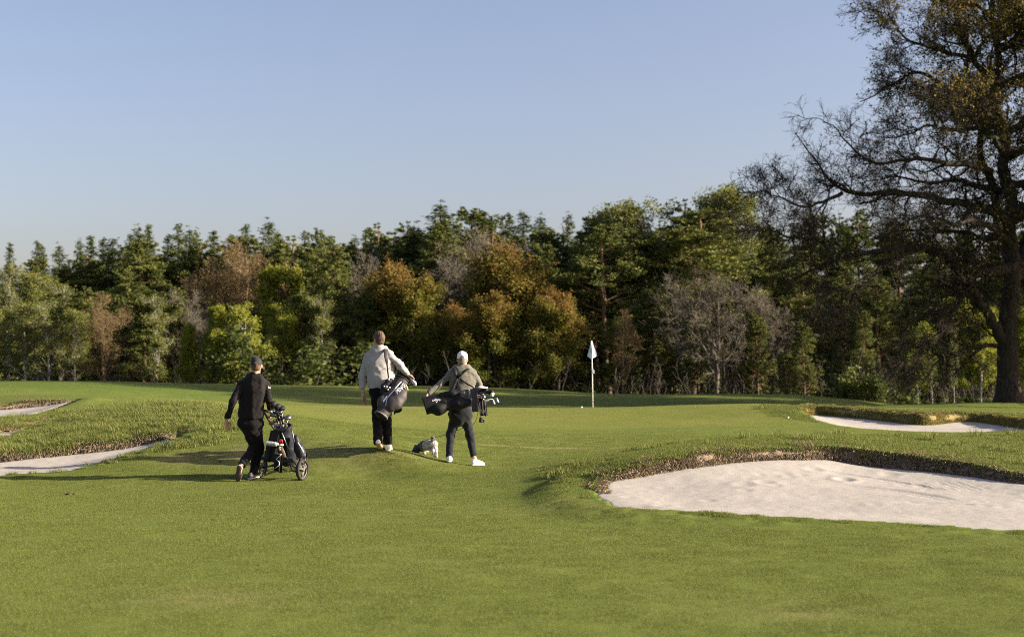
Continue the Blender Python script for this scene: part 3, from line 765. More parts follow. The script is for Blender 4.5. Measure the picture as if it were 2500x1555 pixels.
def spruce(seed, h=18., wid=.19):
    g = np.random.default_rng(seed); A = Acc()
    T = trunk_line(h, 14, .03, g); A.tubes(T, (np.linspace(.24, .02, 14))[None], 6, np.linspace(0, 1, 14)[None])
    zs = np.arange(h * .05, h * .985, .27); C, ax, tn = [], [], []
    for z in zs:
        k = int(g.integers(5, 8)); f = 1 - z / h
        R = h * wid * (f ** .8) * g.uniform(.75, 1.15) + .12
        az = g.uniform(0, 6.28) + np.arange(k) * 6.28 / k + g.normal(size=k) * .25
        for a in az:
            Rb = R * g.uniform(.65, 1.15); st = max(3, int(Rb / .115)); q = np.linspace(.12, 1, st)
            dr = -.34 * f - .06 + .4 * (f < .12) + g.normal() * .13
            bz = z + g.normal() * .22 + Rb * (q * dr + .25 * f * q ** 3)
            x = np.interp(z, T[0, :, 2], T[0, :, 0]) + np.cos(a) * Rb * q; y = np.interp(z, T[0, :, 2], T[0, :, 1]) + np.sin(a) * Rb * q
            c = np.stack([x, y, bz], 1); base_t = g.uniform(.15, .75)
            for s_ in (-1, 0, 1):
                wv = np.array((-np.sin(a), np.cos(a), 0)) * s_ * .28 * (1 - q * .55)[:, None] * min(1, Rb)
                C.append(c + wv + g.normal(size=(st, 3)) * .08 - np.array((0, 0, .06 * abs(s_))))
                ax.append(np.tile(np.array((np.cos(a), np.sin(a), -.35)) + np.array((-np.sin(a), np.cos(a), 0)) * s_ * .8, (st, 1)))
                tn.append(np.clip(base_t + g.normal(size=st) * .12 + .12 * (q - .5), 0, 1))
    C = np.concatenate(C); A.leaves(C, .098, np.concatenate(tn), g, 2.9, np.concatenate(ax))
    return A.wood_mesh("spruce_trunk", B_GREY), A.leaf_mesh("spruce_crown", L_SPRUCE), h

def pine(seed, h=18., crown0=.38, wid=.17, nl=58):
    g = np.random.default_rng(seed); A = Acc()
    T = trunk_line(h * .97, 12, .09, g); R = np.linspace(.23, .05, 12)[None]
    A.tubes(T, R, 7, np.linspace(0, 1, 12)[None])
    limbs, lr = spawn(T, R, nl, g, crown0, .99, .95, 1.5, (h * wid * .7, h * wid * 1.35), 6, .16, .10, .45, .3, .86, .022)
    A.tubes(limbs, lr, 4, .8)
    sub, sr = spawn(limbs, lr, 5, g, .25, 1., .5, 1.1, (h * .045, h * .085), 4, .2, .12, .6, .4, .3, .015)
    A.tubes(sub, sr, 3, .8)
    dead, dr = spawn(T, R, 7, g, crown0 * .45, crown0, 1.1, 1.6, (.8, 2.), 4, .2, -.05, .3, .2, .2, .015); A.tubes(dead, dr, 3, .6)
    cc = np.concatenate([sub[:, -1], sub[:, -2], limbs[:, -1], limbs[:, -2], T[:, -1] + np.array((0, 0, .1)), T[:, -1] + np.array((0, 0, .5)), T[:, -1] - np.array((0, 0, .5))]); nc = len(cc); per = 30
    rad_c = g.uniform(.22, .48, nc) * (1 - .5 * smooth01(.75, .98, cc[:, 2] / h))
    o = g.normal(size=(nc, per, 3)); o /= np.linalg.norm(o, axis=2, keepdims=True); o *= (g.uniform(.25, 1, (nc, per, 1)) ** .6)
    o[..., 2] *= .75
    C = cc[:, None] + o * rad_c[:, None, None]; ctint = g.uniform(.1, .8, nc)
    tn = np.clip(ctint[:, None] + g.normal(size=(nc, per)) * .13, 0, 1)
    axs = o + np.array((0, 0, .6)); A.leaves(C.reshape(-1, 3), .082, tn.ravel(), g, 2.7, axs.reshape(-1, 3))
    return A.wood_mesh("pine_trunk", B_PINE), A.leaf_mesh("pine_crown", L_PINE), h

def broad(seed, h, kind, cz0=.25, wid=.24, n1=26, n2=7, n3=6, leaf=.13, per=3, mat=None, bk=None, ang=(.5, 1.0), droop=0.0, r0=.16, fork=0, spread=.22, elong=1.4, leafprob=1.0, topbias=0.0, n4=0, twig=.011):
    g = np.random.default_rng(seed); A = Acc()
    T = trunk_line(h * .93, 12, .07 * h / 12, g); R = np.linspace(r0, r0 * .12, 12)[None]
    stems, sr = T, R
    if fork:
        S, SR = spawn(T, R, fork, g, .12, .5, .25, .6, (h * .5, h * .72), 10, .1, .10, .75, .15, .35)
        A.tubes(S, SR, 5, .5)
    A.tubes(T, R, 7, np.linspace(0, 1, 12)[None])
    allL = []
    for (PP, RR, k) in ([(T, R, n1)] + ([(S, SR, max(4, n1 // 3))] if fork else [])):
        l1, r1 = spawn(PP, RR, k, g, cz0 if PP is T else .2, .98, *ang, (h * wid * .75, h * wid * 1.25), 7, .13, .06, .5, .25, .55, twig * 1.6)
        A.tubes(l1, r1, 4, .5); allL.append((l1, r1))
    l1 = np.concatenate([a for a, _ in allL]); r1 = np.concatenate([a for _, a in allL])
    l2, r2 = spawn(l1, r1, n2, g, .15, 1., .4, .95, (h * wid * .28, h * wid * .5), 5, .16, .05 - droop, .55, .35, .4, twig)
    A.tubes(l2, r2, 3, .5)
    l3, r3 = spawn(l2, r2, n3, g, .15, 1., .35, .95, (h * wid * .12, h * wid * .24), 4, .2, .02 - droop * 1.5, .6, .5, .3, twig * .8)
    A.tubes(l3, r3, 3, .5)
    if n4:
        l4, r4 = spawn(l3, r3, n4, g, .2, 1., .35, .9, (h * wid * .05, h * wid * .12), 3, .2, .02, .7, .6, .2, twig * .7); A.tubes(l4, r4, 3, .5)
        tips = l4
    else: tips = l3
    if mat is not None:
        C = tips[:, 1:].reshape(-1, 3); C = C[g.uniform(size=len(C)) < leafprob]
        clump = vnoise(C[:, 0] * 1.1 + seed, C[:, 1] * 1.1 + C[:, 2] * .9, 5) * .28
        C = np.repeat(C, per, 0) + g.normal(size=(len(C) * per, 3)) * spread; clump = np.repeat(clump, per)
        tn = np.clip(.42 + clump + g.normal(size=len(C)) * .13 + topbias * (C[:, 2] / h - .6), 0, 1)
        A.leaves(C, leaf, tn, g, elong)
    return A.wood_mesh(kind + "_trunk", bk), (A.leaf_mesh(kind + "_crown", mat) if mat is not None else None), h

def bush(seed, h=2.4, wid=.9, mat=L_BUSH, n=9):
    g = np.random.default_rng(seed); A = Acc()
    a = g.uniform(0, 6.28, n); b0 = np.stack([np.cos(a) * .25, np.sin(a) * .25, np.zeros(n)], 1)
    m = 6; P = np.empty((n, m, 3)); P[:, 0] = b0; d = np.stack([np.cos(a) * wid * .5, np.sin(a) * wid * .5, np.ones(n)], 1)
    for q in range(1, m):
        P[:, q] = P[:, q - 1] + d * h / m * g.uniform(.75, 1.1, (n, 1)); d = d + g.normal(size=d.shape) * .18
    R = np.tile(np.linspace(.035, .012, m), (n, 1)); A.tubes(P, R, 4, .3)
    l2, r2 = spawn(P, R, 9, g, .1, 1., .4, 1.1, (h * .2, h * .42), 5, .2, .04, .6, .4, .3, .009); A.tubes(l2, r2, 3, .4)
    C = l2[:, 1:].reshape(-1, 3); C = np.repeat(C, 9, 0) + g.normal(size=(len(C) * 9, 3)) * .13
    tn = np.clip(.45 + .3 * vnoise(C[:, 0] * 1.5 + seed, C[:, 2] * 1.5 + C[:, 1], 3) + g.normal(size=len(C)) * .14, 0, 1)
    A.leaves(C, .085, tn, g, 1.6)
    return A.wood_mesh("bush_stems", B_GREY), A.leaf_mesh("bush_leaves", mat), h * .95

KIND = {
 'spruce': [spruce(11), spruce(12, wid=.15), spruce(13, wid=.22), spruce(14, wid=.13), spruce(15, wid=.18)],
 'pine': [pine(21), pine(22, crown0=.5, wid=.2, nl=46), pine(23, crown0=.3, wid=.16, nl=64), pine(24, crown0=.12, wid=.19, nl=84)],
 'birch': [broad(31, 15., 'birch', .2, .17, 30, 7, 6, .12, 2, L_BIRCH, B_BIRCH, (.45, .85), .10, .13, leafprob=.8), broad(32, 15., 'birch', .25, .20, 30, 7, 6, .12, 3, L_BIRCH, B_BIRCH, (.45, .9), .12, .14)],
 'bare': [broad(41, 11., 'bare', .16, .36, 22, 7, 5, bk=B_TWIG, ang=(.5, 1.05), r0=.27, fork=3, n4=3, twig=.019), broad(42, 12., 'bare', .2, .3, 22, 7, 5, bk=B_TWIG, ang=(.4, .9), r0=.22, fork=3, n4=3, twig=.018)],
 'budding': [broad(51, 15., 'budding', .22, .22, 28, 7, 6, .09, 1, L_BUD, B_BROWN, (.35, .75), 0, .15, fork=2, n4=2, twig=.012, leafprob=.8, spread=.08), broad(52, 14., 'budding', .18, .2, 28, 7, 6, .09, 1, L_BUD, B_BROWN, (.35, .7), 0, .14, fork=3, n4=2, twig=.012, leafprob=.7, spread=.08)],
 'maple': [broad(61, 10., 'maple', .1, .40, 30, 8, 6, .120, 7, L_MAPLE, B_GREY, (.6, 1.25), 0, .2, spread=.22, topbias=.75), broad(62, 10., 'maple', .08, .36, 30, 8, 6, .120, 7, L_MAPLE, B_GREY, (.55, 1.2), 0, .2, spread=.2, topbias=.75)],
 'lime': [broad(71, 8., 'lime', .12, .25, 26, 7, 5, .10, 7, L_LIME, B_GREY, (.45, .95), .05, .1, spread=.13), broad(72, 9., 'lime', .15, .3, 26, 7, 5, .105, 7, L_LIME, B_BIRCH, (.5, 1.0), .1, .1, spread=.14)],
 'bush': [bush(81), bush(82, wid=1.2), bush(83, mat=L_PINE)],
}
rt = np.random.default_rng(77)
NAMES = dict(spruce="spruce_tree", pine="pine_tree", birch="birch_tree", bare="bare_tree", budding="budding_tree", maple="maple_tree", lime="young_tree", bush="bush")
CATS = dict(bush="bush")
def plant(kind, var, X, Y, h, label, group, w=1.0, rz=None):
    wm, lm, h0 = KIND[kind][var % len(KIND[kind])]
    z = float(ground_z(X, Y)) - .08
    r = empty(NAMES[kind], (X, Y, z)); k = h / h0
    w = w * float(rt.uniform(.82, 1.2)); r.scale = (k * w, k * w, k); r.rotation_euler = (float(rt.normal() * .022), float(rt.normal() * .022), float(rt.uniform(0, 6.28)) if rz is None else rz)
    tag(r, label, CATS.get(kind, "tree"), group)
    add_obj("stems" if kind == 'bush' else "trunk", wm, r)
    if lm is not None: add_obj("foliage" if kind == 'bush' else "crown", lm, r)
    return r
def plant_px(kind, var, x, top, D, label, group, w=1.0):
    X = (x - CX) / FPX * D; zt = CAMZ - (top - HZ) / FPX * D
    return plant(kind, var, X, D, zt - float(ground_z(X, D)) + .08, label, group, w)
print("tree kinds", round(time.time() - T0, 1))
# ================================================================== THE WOOD BEHIND THE GREEN
ORD = "first second third fourth fifth sixth seventh eighth ninth tenth eleventh twelfth thirteenth fourteenth fifteenth sixteenth seventeenth eighteenth nineteenth twentieth".split()
def nth(i):
    if i <= 20: return ORD[i - 1]
    return {2: "twenty", 3: "thirty", 4: "forty", 5: "fifty", 6: "sixty", 7: "seventy", 8: "eighty"}[i // 10] + "-" + ORD[i % 10 - 1] if i % 10 else {3: "thirtieth", 4: "fortieth", 5: "fiftieth", 6: "sixtieth", 7: "seventieth", 8: "eightieth"}[i // 10]

# treetops along the skyline: kind, variant, x, top y, distance, width factor, look
SKY = [('pine', 3, -40, 600, 150, 1.2, 'rounded pine crown'), ('spruce', 3, 27, 590, 152, 1.1, 'slim spruce tip'), ('spruce', 1, 88, 588, 150, 1.2, 'broad spruce tip'), ('spruce', 4, 118, 596, 156, 1.2, 'ragged spruce crown'),
 ('spruce', 2, 149, 597, 150, 1.2, 'low spruce tip'), ('spruce', 0, 197, 585, 154, 1.2, 'narrow spruce tip'), ('spruce', 3, 219, 574, 145, 1.5, 'thick dark spruce'), ('spruce', 1, 238, 579, 143, 1.4, 'brownish spruce full of cones'),
 ('spruce', 4, 270, 582, 150, 1.4, 'pointed spruce'), ('pine', 0, 300, 604, 146, 1.2, 'low pine crown'), ('spruce', 2, 321, 569, 150, 1.3, 'small spruce shoulder'), ('spruce', 0, 335, 552, 142, 1.5, 'tall dark spruce'),
 ('spruce', 3, 370, 546, 144, 1.4, 'tall pointed spruce'), ('spruce', 1, 402, 569, 150, 1.2, 'bushy spruce'), ('spruce', 4, 430, 547, 146, 1.4, 'dense tall spruce'), ('spruce', 2, 463, 558, 150, 1.3, 'slim dark spruce'), ('spruce', 0, 486, 561, 154, 1.2, 'thin pointed spruce'),
 ('spruce', 3, 524, 561, 156, 1.3, 'sparse spruce tip'), ('pine', 3, 545, 590, 148, 1.3, 'low bushy pine'), ('spruce', 1, 568, 571, 152, 1.3, 'squat spruce tip'), ('spruce', 4, 613, 549, 150, 1.1, 'lone narrow spruce tip'), ('spruce', 2, 645, 539, 146, 1.4, 'tall ragged spruce'),
 ('spruce', 0, 681, 571, 152, 1.3, 'rounded spruce top'), ('spruce', 3, 699, 566, 152, 1.2, 'thin spruce tip'), ('spruce', 1, 731, 563, 148, 1.2, 'pointed dark spruce'), ('pine', 0, 772, 563, 150, 1.3, 'flat topped pine'), ('spruce', 4, 798, 579, 154, 1.2, 'short spruce tip'),
 ('spruce', 2, 830, 588, 150, 1.3, 'wide low spruce'), ('spruce', 0, 865, 578, 150, 1.3, 'greenish spruce tip'), ('spruce', 3, 893, 556, 146, 1.2, 'tall lit spruce'), ('pine', 3, 926, 545, 144, 1.4, 'tall bushy pine'), ('spruce', 1, 965, 590, 150, 1.2, 'low lit spruce'),
 ('pine', 3, 1002, 541, 142, 1.2, 'pine leaning to the right'), ('spruce', 4, 1027, 561, 146, 1.3, 'small lit spruce'), ('spruce', 2, 1073, 498, 140, 1.6, 'highest spruce left of centre'), ('spruce', 0, 1110, 545, 150, 1.3, 'dense spruce shoulder'), ('pine', 2, 1142, 514, 146, 1.4, 'tall domed pine'),
 ('spruce', 3, 1177, 514, 144, 1.3, 'tall pointed spruce'), ('pine', 0, 1213, 528, 146, 1.3, 'bright green pine'), ('spruce', 1, 1241, 520, 150, 1.2, 'slim tall spruce'), ('spruce', 4, 1268, 519, 144, 1.3, 'full spruce crown'), ('spruce', 2, 1315, 529, 146, 1.3, 'pointed bright spruce'),
 ('pine', 2, 1345, 570, 140, 1.4, 'broad sunlit pine'), ('spruce', 0, 1370, 519, 148, 1.4, 'thin ragged spruce'), ('spruce', 3, 1396, 575, 146, 1.3, 'loose spruce crown'), ('pine', 2, 1440, 590, 142, 1.3, 'sunken pine crown'),
 ('pine', 3, 1478, 497, 138, 1.4, 'tall full pine'), ('birch', 1, 1508, 500, 134, 1.1, 'leafy birch top'), ('pine', 2, 1540, 512, 138, 1.4, 'wide bright pine'), ('birch', 0, 1578, 484, 134, 1.2, 'yellow green birch top'), ('pine', 3, 1605, 540, 140, 1.3, 'dense lit pine'), ('spruce', 1, 1633, 556, 150, 1.4, 'dark spruce in the gap'),
 ('pine', 3, 1685, 488, 138, 1.4, 'tall dark pine'), ('birch', 1, 1737, 462, 134, 1.2, 'highest birch top'), ('birch', 0, 1770, 466, 136, 1.2, 'upright birch top'), ('birch', 1, 1800, 474, 132, 1.1, 'lime green birch shoulder'), ('pine', 2, 1740, 520, 130, 1.5, 'massive sunlit pine'),
 ('pine', 0, 1835, 556, 142, 1.4, 'pine beside the bare oak twigs'), ('pine', 3, 1890, 540, 144, 1.4, 'pine behind the outer oak twigs'), ('spruce', 4, 1935, 545, 148, 1.4, 'spruce seen through oak twigs'), ('pine', 2, 1985, 530, 142, 1.4, 'broad pine behind the oak limb'), ('pine', 3, 2040, 520, 146, 1.3, 'bright pine behind the oak limb'),
 ('pine', 0, 2095, 518, 142, 1.4, 'pine screened by the oak crown'), ('spruce', 2, 2150, 540, 148, 1.4, 'spruce screened by the oak crown'), ('pine', 3, 2210, 530, 142, 1.5, 'dense pine behind the oak crown'), ('pine', 2, 2280, 545, 144, 1.5, 'wide pine behind the oak crown'), ('pine', 3, 2350, 540, 146, 1.4, 'full pine behind the oak stem'), ('spruce', 0, 2410, 550, 148, 1.4, 'spruce behind the oak stem'), ('pine', 0, 2470, 545, 144, 1.4, 'pine behind the oak trunk'), ('pine', 3, 2540, 540, 144, 1.4, 'pine at the right edge behind the oak')]
SKY.sort(key=lambda t: t[2])
for i, (k, v, x, ty, D, w, look) in enumerate(SKY):
    plant_px(k, v, x, ty, D, f"{look}, {nth(i + 1)} treetop from the left along the skyline", "trees standing along the skyline of the wood", w * .95)

# the closed rank just below the skyline tips, left and centre
for i, x in enumerate(range(-30, 1460, 62)):
    top = min(t[3] for t in SKY if abs(t[2] - x) < 75) + (38, 52, 45, 60)[i % 4]
    plant_px(('pine', 'spruce', 'pine', 'pine')[i % 4], (3, 2, 2, 3)[i % 4], x + (i * 37) % 23 - 11, top, 138 + (i * 5) % 6, f"dense conifer filling the rank under the skyline, {nth(i + 1)} of that rank from the left", "dense conifers just under the skyline", 1.6)
# trees one can pick out in front of the skyline row
MID = [
 ('pine', 3, 1500, 770, 113, 1.5, 'shaded young pine hiding the orange stems near the flag'), ('pine', 3, 1705, 745, 113, 1.3, 'shaded young pine under the forked orange stem'),
 ('birch', 1, 60, 745, 113, 1.5, 'low leafy birch under the left birches'), ('birch', 0, 120, 730, 112, 1.5, 'olive birch with a leaning stem below the yellow green one'), ('birch', 1, 185, 760, 112, 1.4, 'dull green birch at the foot of the dark slope'), ('pine', 3, 440, 700, 118, 1.6, 'dark pine behind the small lime sapling'), ('pine', 3, 355, 770, 114, 1.6, 'dark low pine under the spruces'),
 ('pine', 3, 1590, 690, 115, 1.6, 'dark pine halfway from flag to clear trunked tree'), ('pine', 3, 1850, 760, 112, 1.6, 'shaded low pine right of the clear trunked tree'),
 ('birch', 0, 22, 640, 124, 1.1, 'pale birch with a white stem at the left edge of the wood'), ('birch', 1, 92, 672, 122, 1.25, 'pale green birch right of the leftmost white birch stem'), ('birch', 0, 150, 690, 122, 1.3, 'yellow green birch left of the dark diagonal pine'),
 ('birch', 1, -30, 700, 120, 1.3, 'leafy birch cut by the left edge'),
 ('pine', 3, 205, 700, 120, 1.6, 'dark pine whose edge slopes down to the left'), ('pine', 2, 175, 790, 117, 1.9, 'low dark pine at the foot of the slope'), ('budding', 1, 255, 722, 113, 1.5, 'orange twigged bare tree with pale forked stem'),
 ('pine', 0, 318, 655, 122, 1.5, 'pine with bare orange stem left of the russet aspens'), ('pine', 3, 360, 690, 126, 1.5, 'shaded pine beside the orange stemmed pine'), ('birch', 0, 385, 715, 114, 1.1, 'thin grey green birch below the dark spruces'),
 ('budding', 0, 505, 640, 122, 1.2, 'russet aspen, leftmost of the tall russet group'), ('budding', 1, 550, 615, 124, 1.2, 'russet aspen with several pale stems'), ('budding', 0, 598, 600, 122, 1.25, 'tallest russet aspen in the russet group'), ('budding', 1, 645, 625, 124, 1.2, 'russet aspen right of the tallest one'),
 ('bare', 1, 470, 720, 118, 1.0, 'grey bare tree left of the lime green saplings'),
 ('lime', 0, 692, 668, 120, 1.15, 'yellow green young tree beside the russet aspens'), ('lime', 1, 700, 760, 116, 1.0, 'lower shaded lime tree behind the trolley man'), ('lime', 0, 530, 758, 110, 1.0, 'bright lime sapling left of the other bright one'), ('lime', 1, 594, 755, 110, 1.0, 'bright lime sapling behind the capped man in black'), ('lime', 0, 450, 800, 111, .8, 'small lime sapling in shade, left of the bright saplings'),
 ('pine', 0, 812, 590, 118, 1.35, 'tall pine with a long orange stem between trolley man and grey sweater man'), ('pine', 2, 760, 610, 124, 1.4, 'bushy pine left of the long orange stem'), ('pine', 3, 742, 700, 117, 1.4, 'low dark pine left of the long orange stem'), ('bare', 1, 880, 640, 124, .9, 'grey bare tree above the man in the pale sweater'), ('birch', 0, 790, 720, 114, 1.0, 'slim green birch at the orange pine stem'),
 ('bush', 1, 720, 840, 108, 1.5, 'dark bluish bush behind the man with the trolley'), ('maple', 1, 1010, 672, 116, 1.15, 'rust topped maple left of the big olive maple'), ('maple', 0, 948, 680, 119, 1.0, 'rust topped maple above the pale sweater man'), ('pine', 3, 880, 700, 116, 1.5, 'dark shaded pine behind the pale sweater man'), ('pine', 2, 1060, 570, 128, 1.4, 'sunlit pine below the highest spruce'),
 ('bare', 0, 1180, 595, 128, 1.15, 'large grey bare crown above the olive maple'), ('bare', 1, 1120, 640, 122, .9, 'thin grey bare tree left of the large grey crown'), ('maple', 0, 1245, 640, 118, 1.15, 'large olive maple with a round golden top'), ('maple', 1, 1190, 735, 112, 1.25, 'wide rust and olive maple behind the white cap'), ('maple', 0, 1120, 770, 113, .9, 'lower olive maple left of the white cap'), ('maple', 1, 1362, 722, 112, 1.1, 'rust topped maple left of the flag'), ('pine', 2, 1320, 600, 128, 1.5, 'olive pine above the rust maple by the flag'),
 ('pine', 3, 1420, 610, 126, 1.3, 'dark pine above the flag'), ('pine', 1, 1488, 560, 118, 1.9, 'spreading pine with orange limbs right above the flag'), ('pine', 1, 1515, 570, 122, 1.8, 'second orange stemmed pine right of the flag'), ('pine', 0, 1460, 640, 120, 1.5, 'pine with low orange branches over the flag'), ('pine', 2, 1575, 580, 122, 1.6, 'thick sunlit pine right of the orange limbs'),
 ('pine', 1, 1690, 520, 120, 1.9, 'great pine with a forked orange stem left of the oak'), ('pine', 2, 1770, 560, 124, 1.6, 'dark right half of the great pine clump'), ('pine', 3, 1640, 620, 120, 1.3, 'light green pine between the two big pine clumps'),
 ('bare', 0, 1748, 690, 110, 1.1, 'grey bare tree with a clear trunk between flag and oak'), ('bare', 1, 1655, 675, 114, 1.15, 'grey bare tree left of the clear trunked one'), ('budding', 1, 1520, 760, 112, 1.1, 'reddish bare tree right behind the flag'), ('bare', 0, 1835, 720, 114, 1.0, 'shaded bare tree under the outer oak limb'),
 ('pine', 3, 1880, 590, 124, 1.5, 'olive pine under the outer oak twigs'), ('pine', 2, 1960, 620, 122, 1.4, 'olive pine under the long oak limb'), ('pine', 3, 1965, 780, 110, 1.1, 'young green pine below the long oak limb'), ('pine', 3, 1920, 850, 107, 1.3, 'small yellow green pine at the edge of the rough'), ('pine', 2, 2060, 640, 124, 1.6, 'dark pine under the oak crown'), ('spruce', 2, 2045, 840, 108, 1.5, 'small green spruce right of the young pine'), ('bush', 2, 2085, 900, 104, 1.2, 'olive shrub near the right mound'), ('bush', 0, 2130, 905, 103, .9, 'pale twiggy shrub left of the white birch stem'), ('pine', 2, 2150, 680, 120, 1.6, 'shaded pine left of the bright birches'), ('pine', 0, 2110, 760, 114, 1.2, 'shadowed pine with a reddish stem'),
 ('lime', 1, 2240, 800, 104, 1.1, 'bright green tree left of the white stem under the oak'), ('lime', 0, 2330, 740, 106, 1.3, 'bright green birch with a white stem under the oak'), ('lime', 1, 2395, 770, 104, 1.2, 'bright green tree touching the oak trunk'), ('birch', 0, 2330, 790, 96, .7, 'slender birch whose white stem shows under the oak'), ('birch', 1, 2277, 830, 97, .8, 'small birch with a grey stem left of the white stem'), ('lime', 1, 2530, 760, 105, 1.2, 'green tree right of the oak trunk'), ('pine', 3, 2300, 620, 124, 1.6, 'pine filling the oak crown from behind'), ('pine', 2, 2440, 640, 122, 1.6, 'pine between oak trunk and skyline'),
]
for k, v, x, ty, D, w, lab in MID:
    plant_px(k, v, x, ty, D, lab, "trees at the front of the wood", w)

# dim trees in the depth of the wood, seen only as trunks and dark crowns
r = np.random.default_rng(9)
for i in range(34):
    X = -62 + 124 * (i + r.uniform(.2, .8)) / 34; Y = r.uniform(126, 138)
    plant(['pine', 'spruce', 'pine'][i % 3], i, X, Y, r.uniform(9, 12.5), "dim conifer in the shaded depth of the wood, one of many alike", "dim conifers in the depth of the wood", 1.3)
# the wood goes on past the right edge of the frame and throws the long evening shade
for i, (X, Y, h, k) in enumerate([(29, 58, 15, 'pine'), (35, 63, 15, 'pine'), (31, 66.5, 12, 'maple'), (43, 74, 20, 'pine'), (36, 84, 20, 'spruce'), (46, 62, 19, 'pine'), (56, 74, 21, 'spruce'), (60, 88, 21, 'pine'),
      (60, 118, 21, 'pine'), (66, 128, 21, 'pine'), (76, 122, 22, 'pine'), (64, 138, 20, 'pine'), (72, 140, 22, 'spruce'), (82, 132, 22, 'pine')]):
    plant(k, i, X, Y, h, "forest tree standing beyond the right edge of the view", "trees beyond the right edge of the view", 1.35)

# undergrowth along and inside the wood: one mass nobody could count
g = np.random.default_rng(15); A = Acc()
nC = 900
cx = g.uniform(-85, 85, nC); cy = np.where(g.uniform(size=nC) < .16, g.uniform(109, 114, nC), g.uniform(122, 172, nC)); hh = np.where(cy < 115, g.uniform(.5, 1.9, nC), g.uniform(1.5, 6.5, nC))
cz = ground_z(cx, cy); per = 60
o = g.normal(size=(nC, per, 3)); o /= np.linalg.norm(o, axis=2, keepdims=True); o *= g.uniform(.3, 1, (nC, per, 1)) ** .5
C = np.stack([cx, cy, cz], 1)[:, None] + o * np.stack([hh * .9 + .5, hh * .9 + .5, hh * .55], 1)[:, None] + np.array((0, 0, 1)) * (hh * .5)[:, None, None]
tn = np.clip(np.repeat(g.uniform(.1, .9, nC), per) + g.normal(size=nC * per) * .12, 0, 1)
A.leaves(C.reshape(-1, 3), .26, tn, g, 1.5)
nC = 800; per = 70
cx = g.uniform(-110, 110, nC); cy = g.uniform(172, 200, nC); hh = g.uniform(4, 11, nC); cz = ground_z(cx, cy)
o = g.normal(size=(nC, per, 3)); o /= np.linalg.norm(o, axis=2, keepdims=True)
C = np.stack([cx, cy, cz], 1)[:, None] + o * np.stack([np.full(nC, 2.6), np.full(nC, 2.6), hh * .55], 1)[:, None] + np.array((0, 0, 1)) * (hh * .5)[:, None, None]
A.leaves(C.reshape(-1, 3), .42, np.clip(np.repeat(g.uniform(.1, .9, nC), per) + g.normal(size=nC * per) * .12, 0, 1), g, 1.5)
tag(add_obj("undergrowth", A.leaf_mesh("undergrowth", L_BUSH)), "dark undergrowth along the foot of the wood", kind="stuff")
nS = 1500
sx = g.uniform(-70, 70, nS); sy = g.uniform(108, 135, nS); p0 = np.stack([sx, sy, ground_z(sx, sy)], 1); hh = g.uniform(1.2, 4.5, nS); P = np.empty((nS, 4, 3)); P[:, 0] = p0
for q in range(1, 4): P[:, q] = P[:, q - 1] + np.stack([g.normal(size=nS) * .12, g.normal(size=nS) * .12, np.full(nS, .33)], 1) * hh[:, None]
A = Acc(); R = np.tile(np.linspace(.03, .010, 4), (nS, 1)) * (hh / 3)[:, None]; A.tubes(P, R, 3, .2)
l2, r2 = spawn(P, R, 7, g, .25, 1., .35, .9, (.4, 1.3), 4, .2, .05, .5, .4, .4, .012); A.tubes(l2, r2, 3, .2)
tag(add_obj("undergrowth", A.wood_mesh("thicket", B_GREY)), "leafless brushwood along the front of the wood", kind="stuff")
print("forest", round(time.time() - T0, 1))

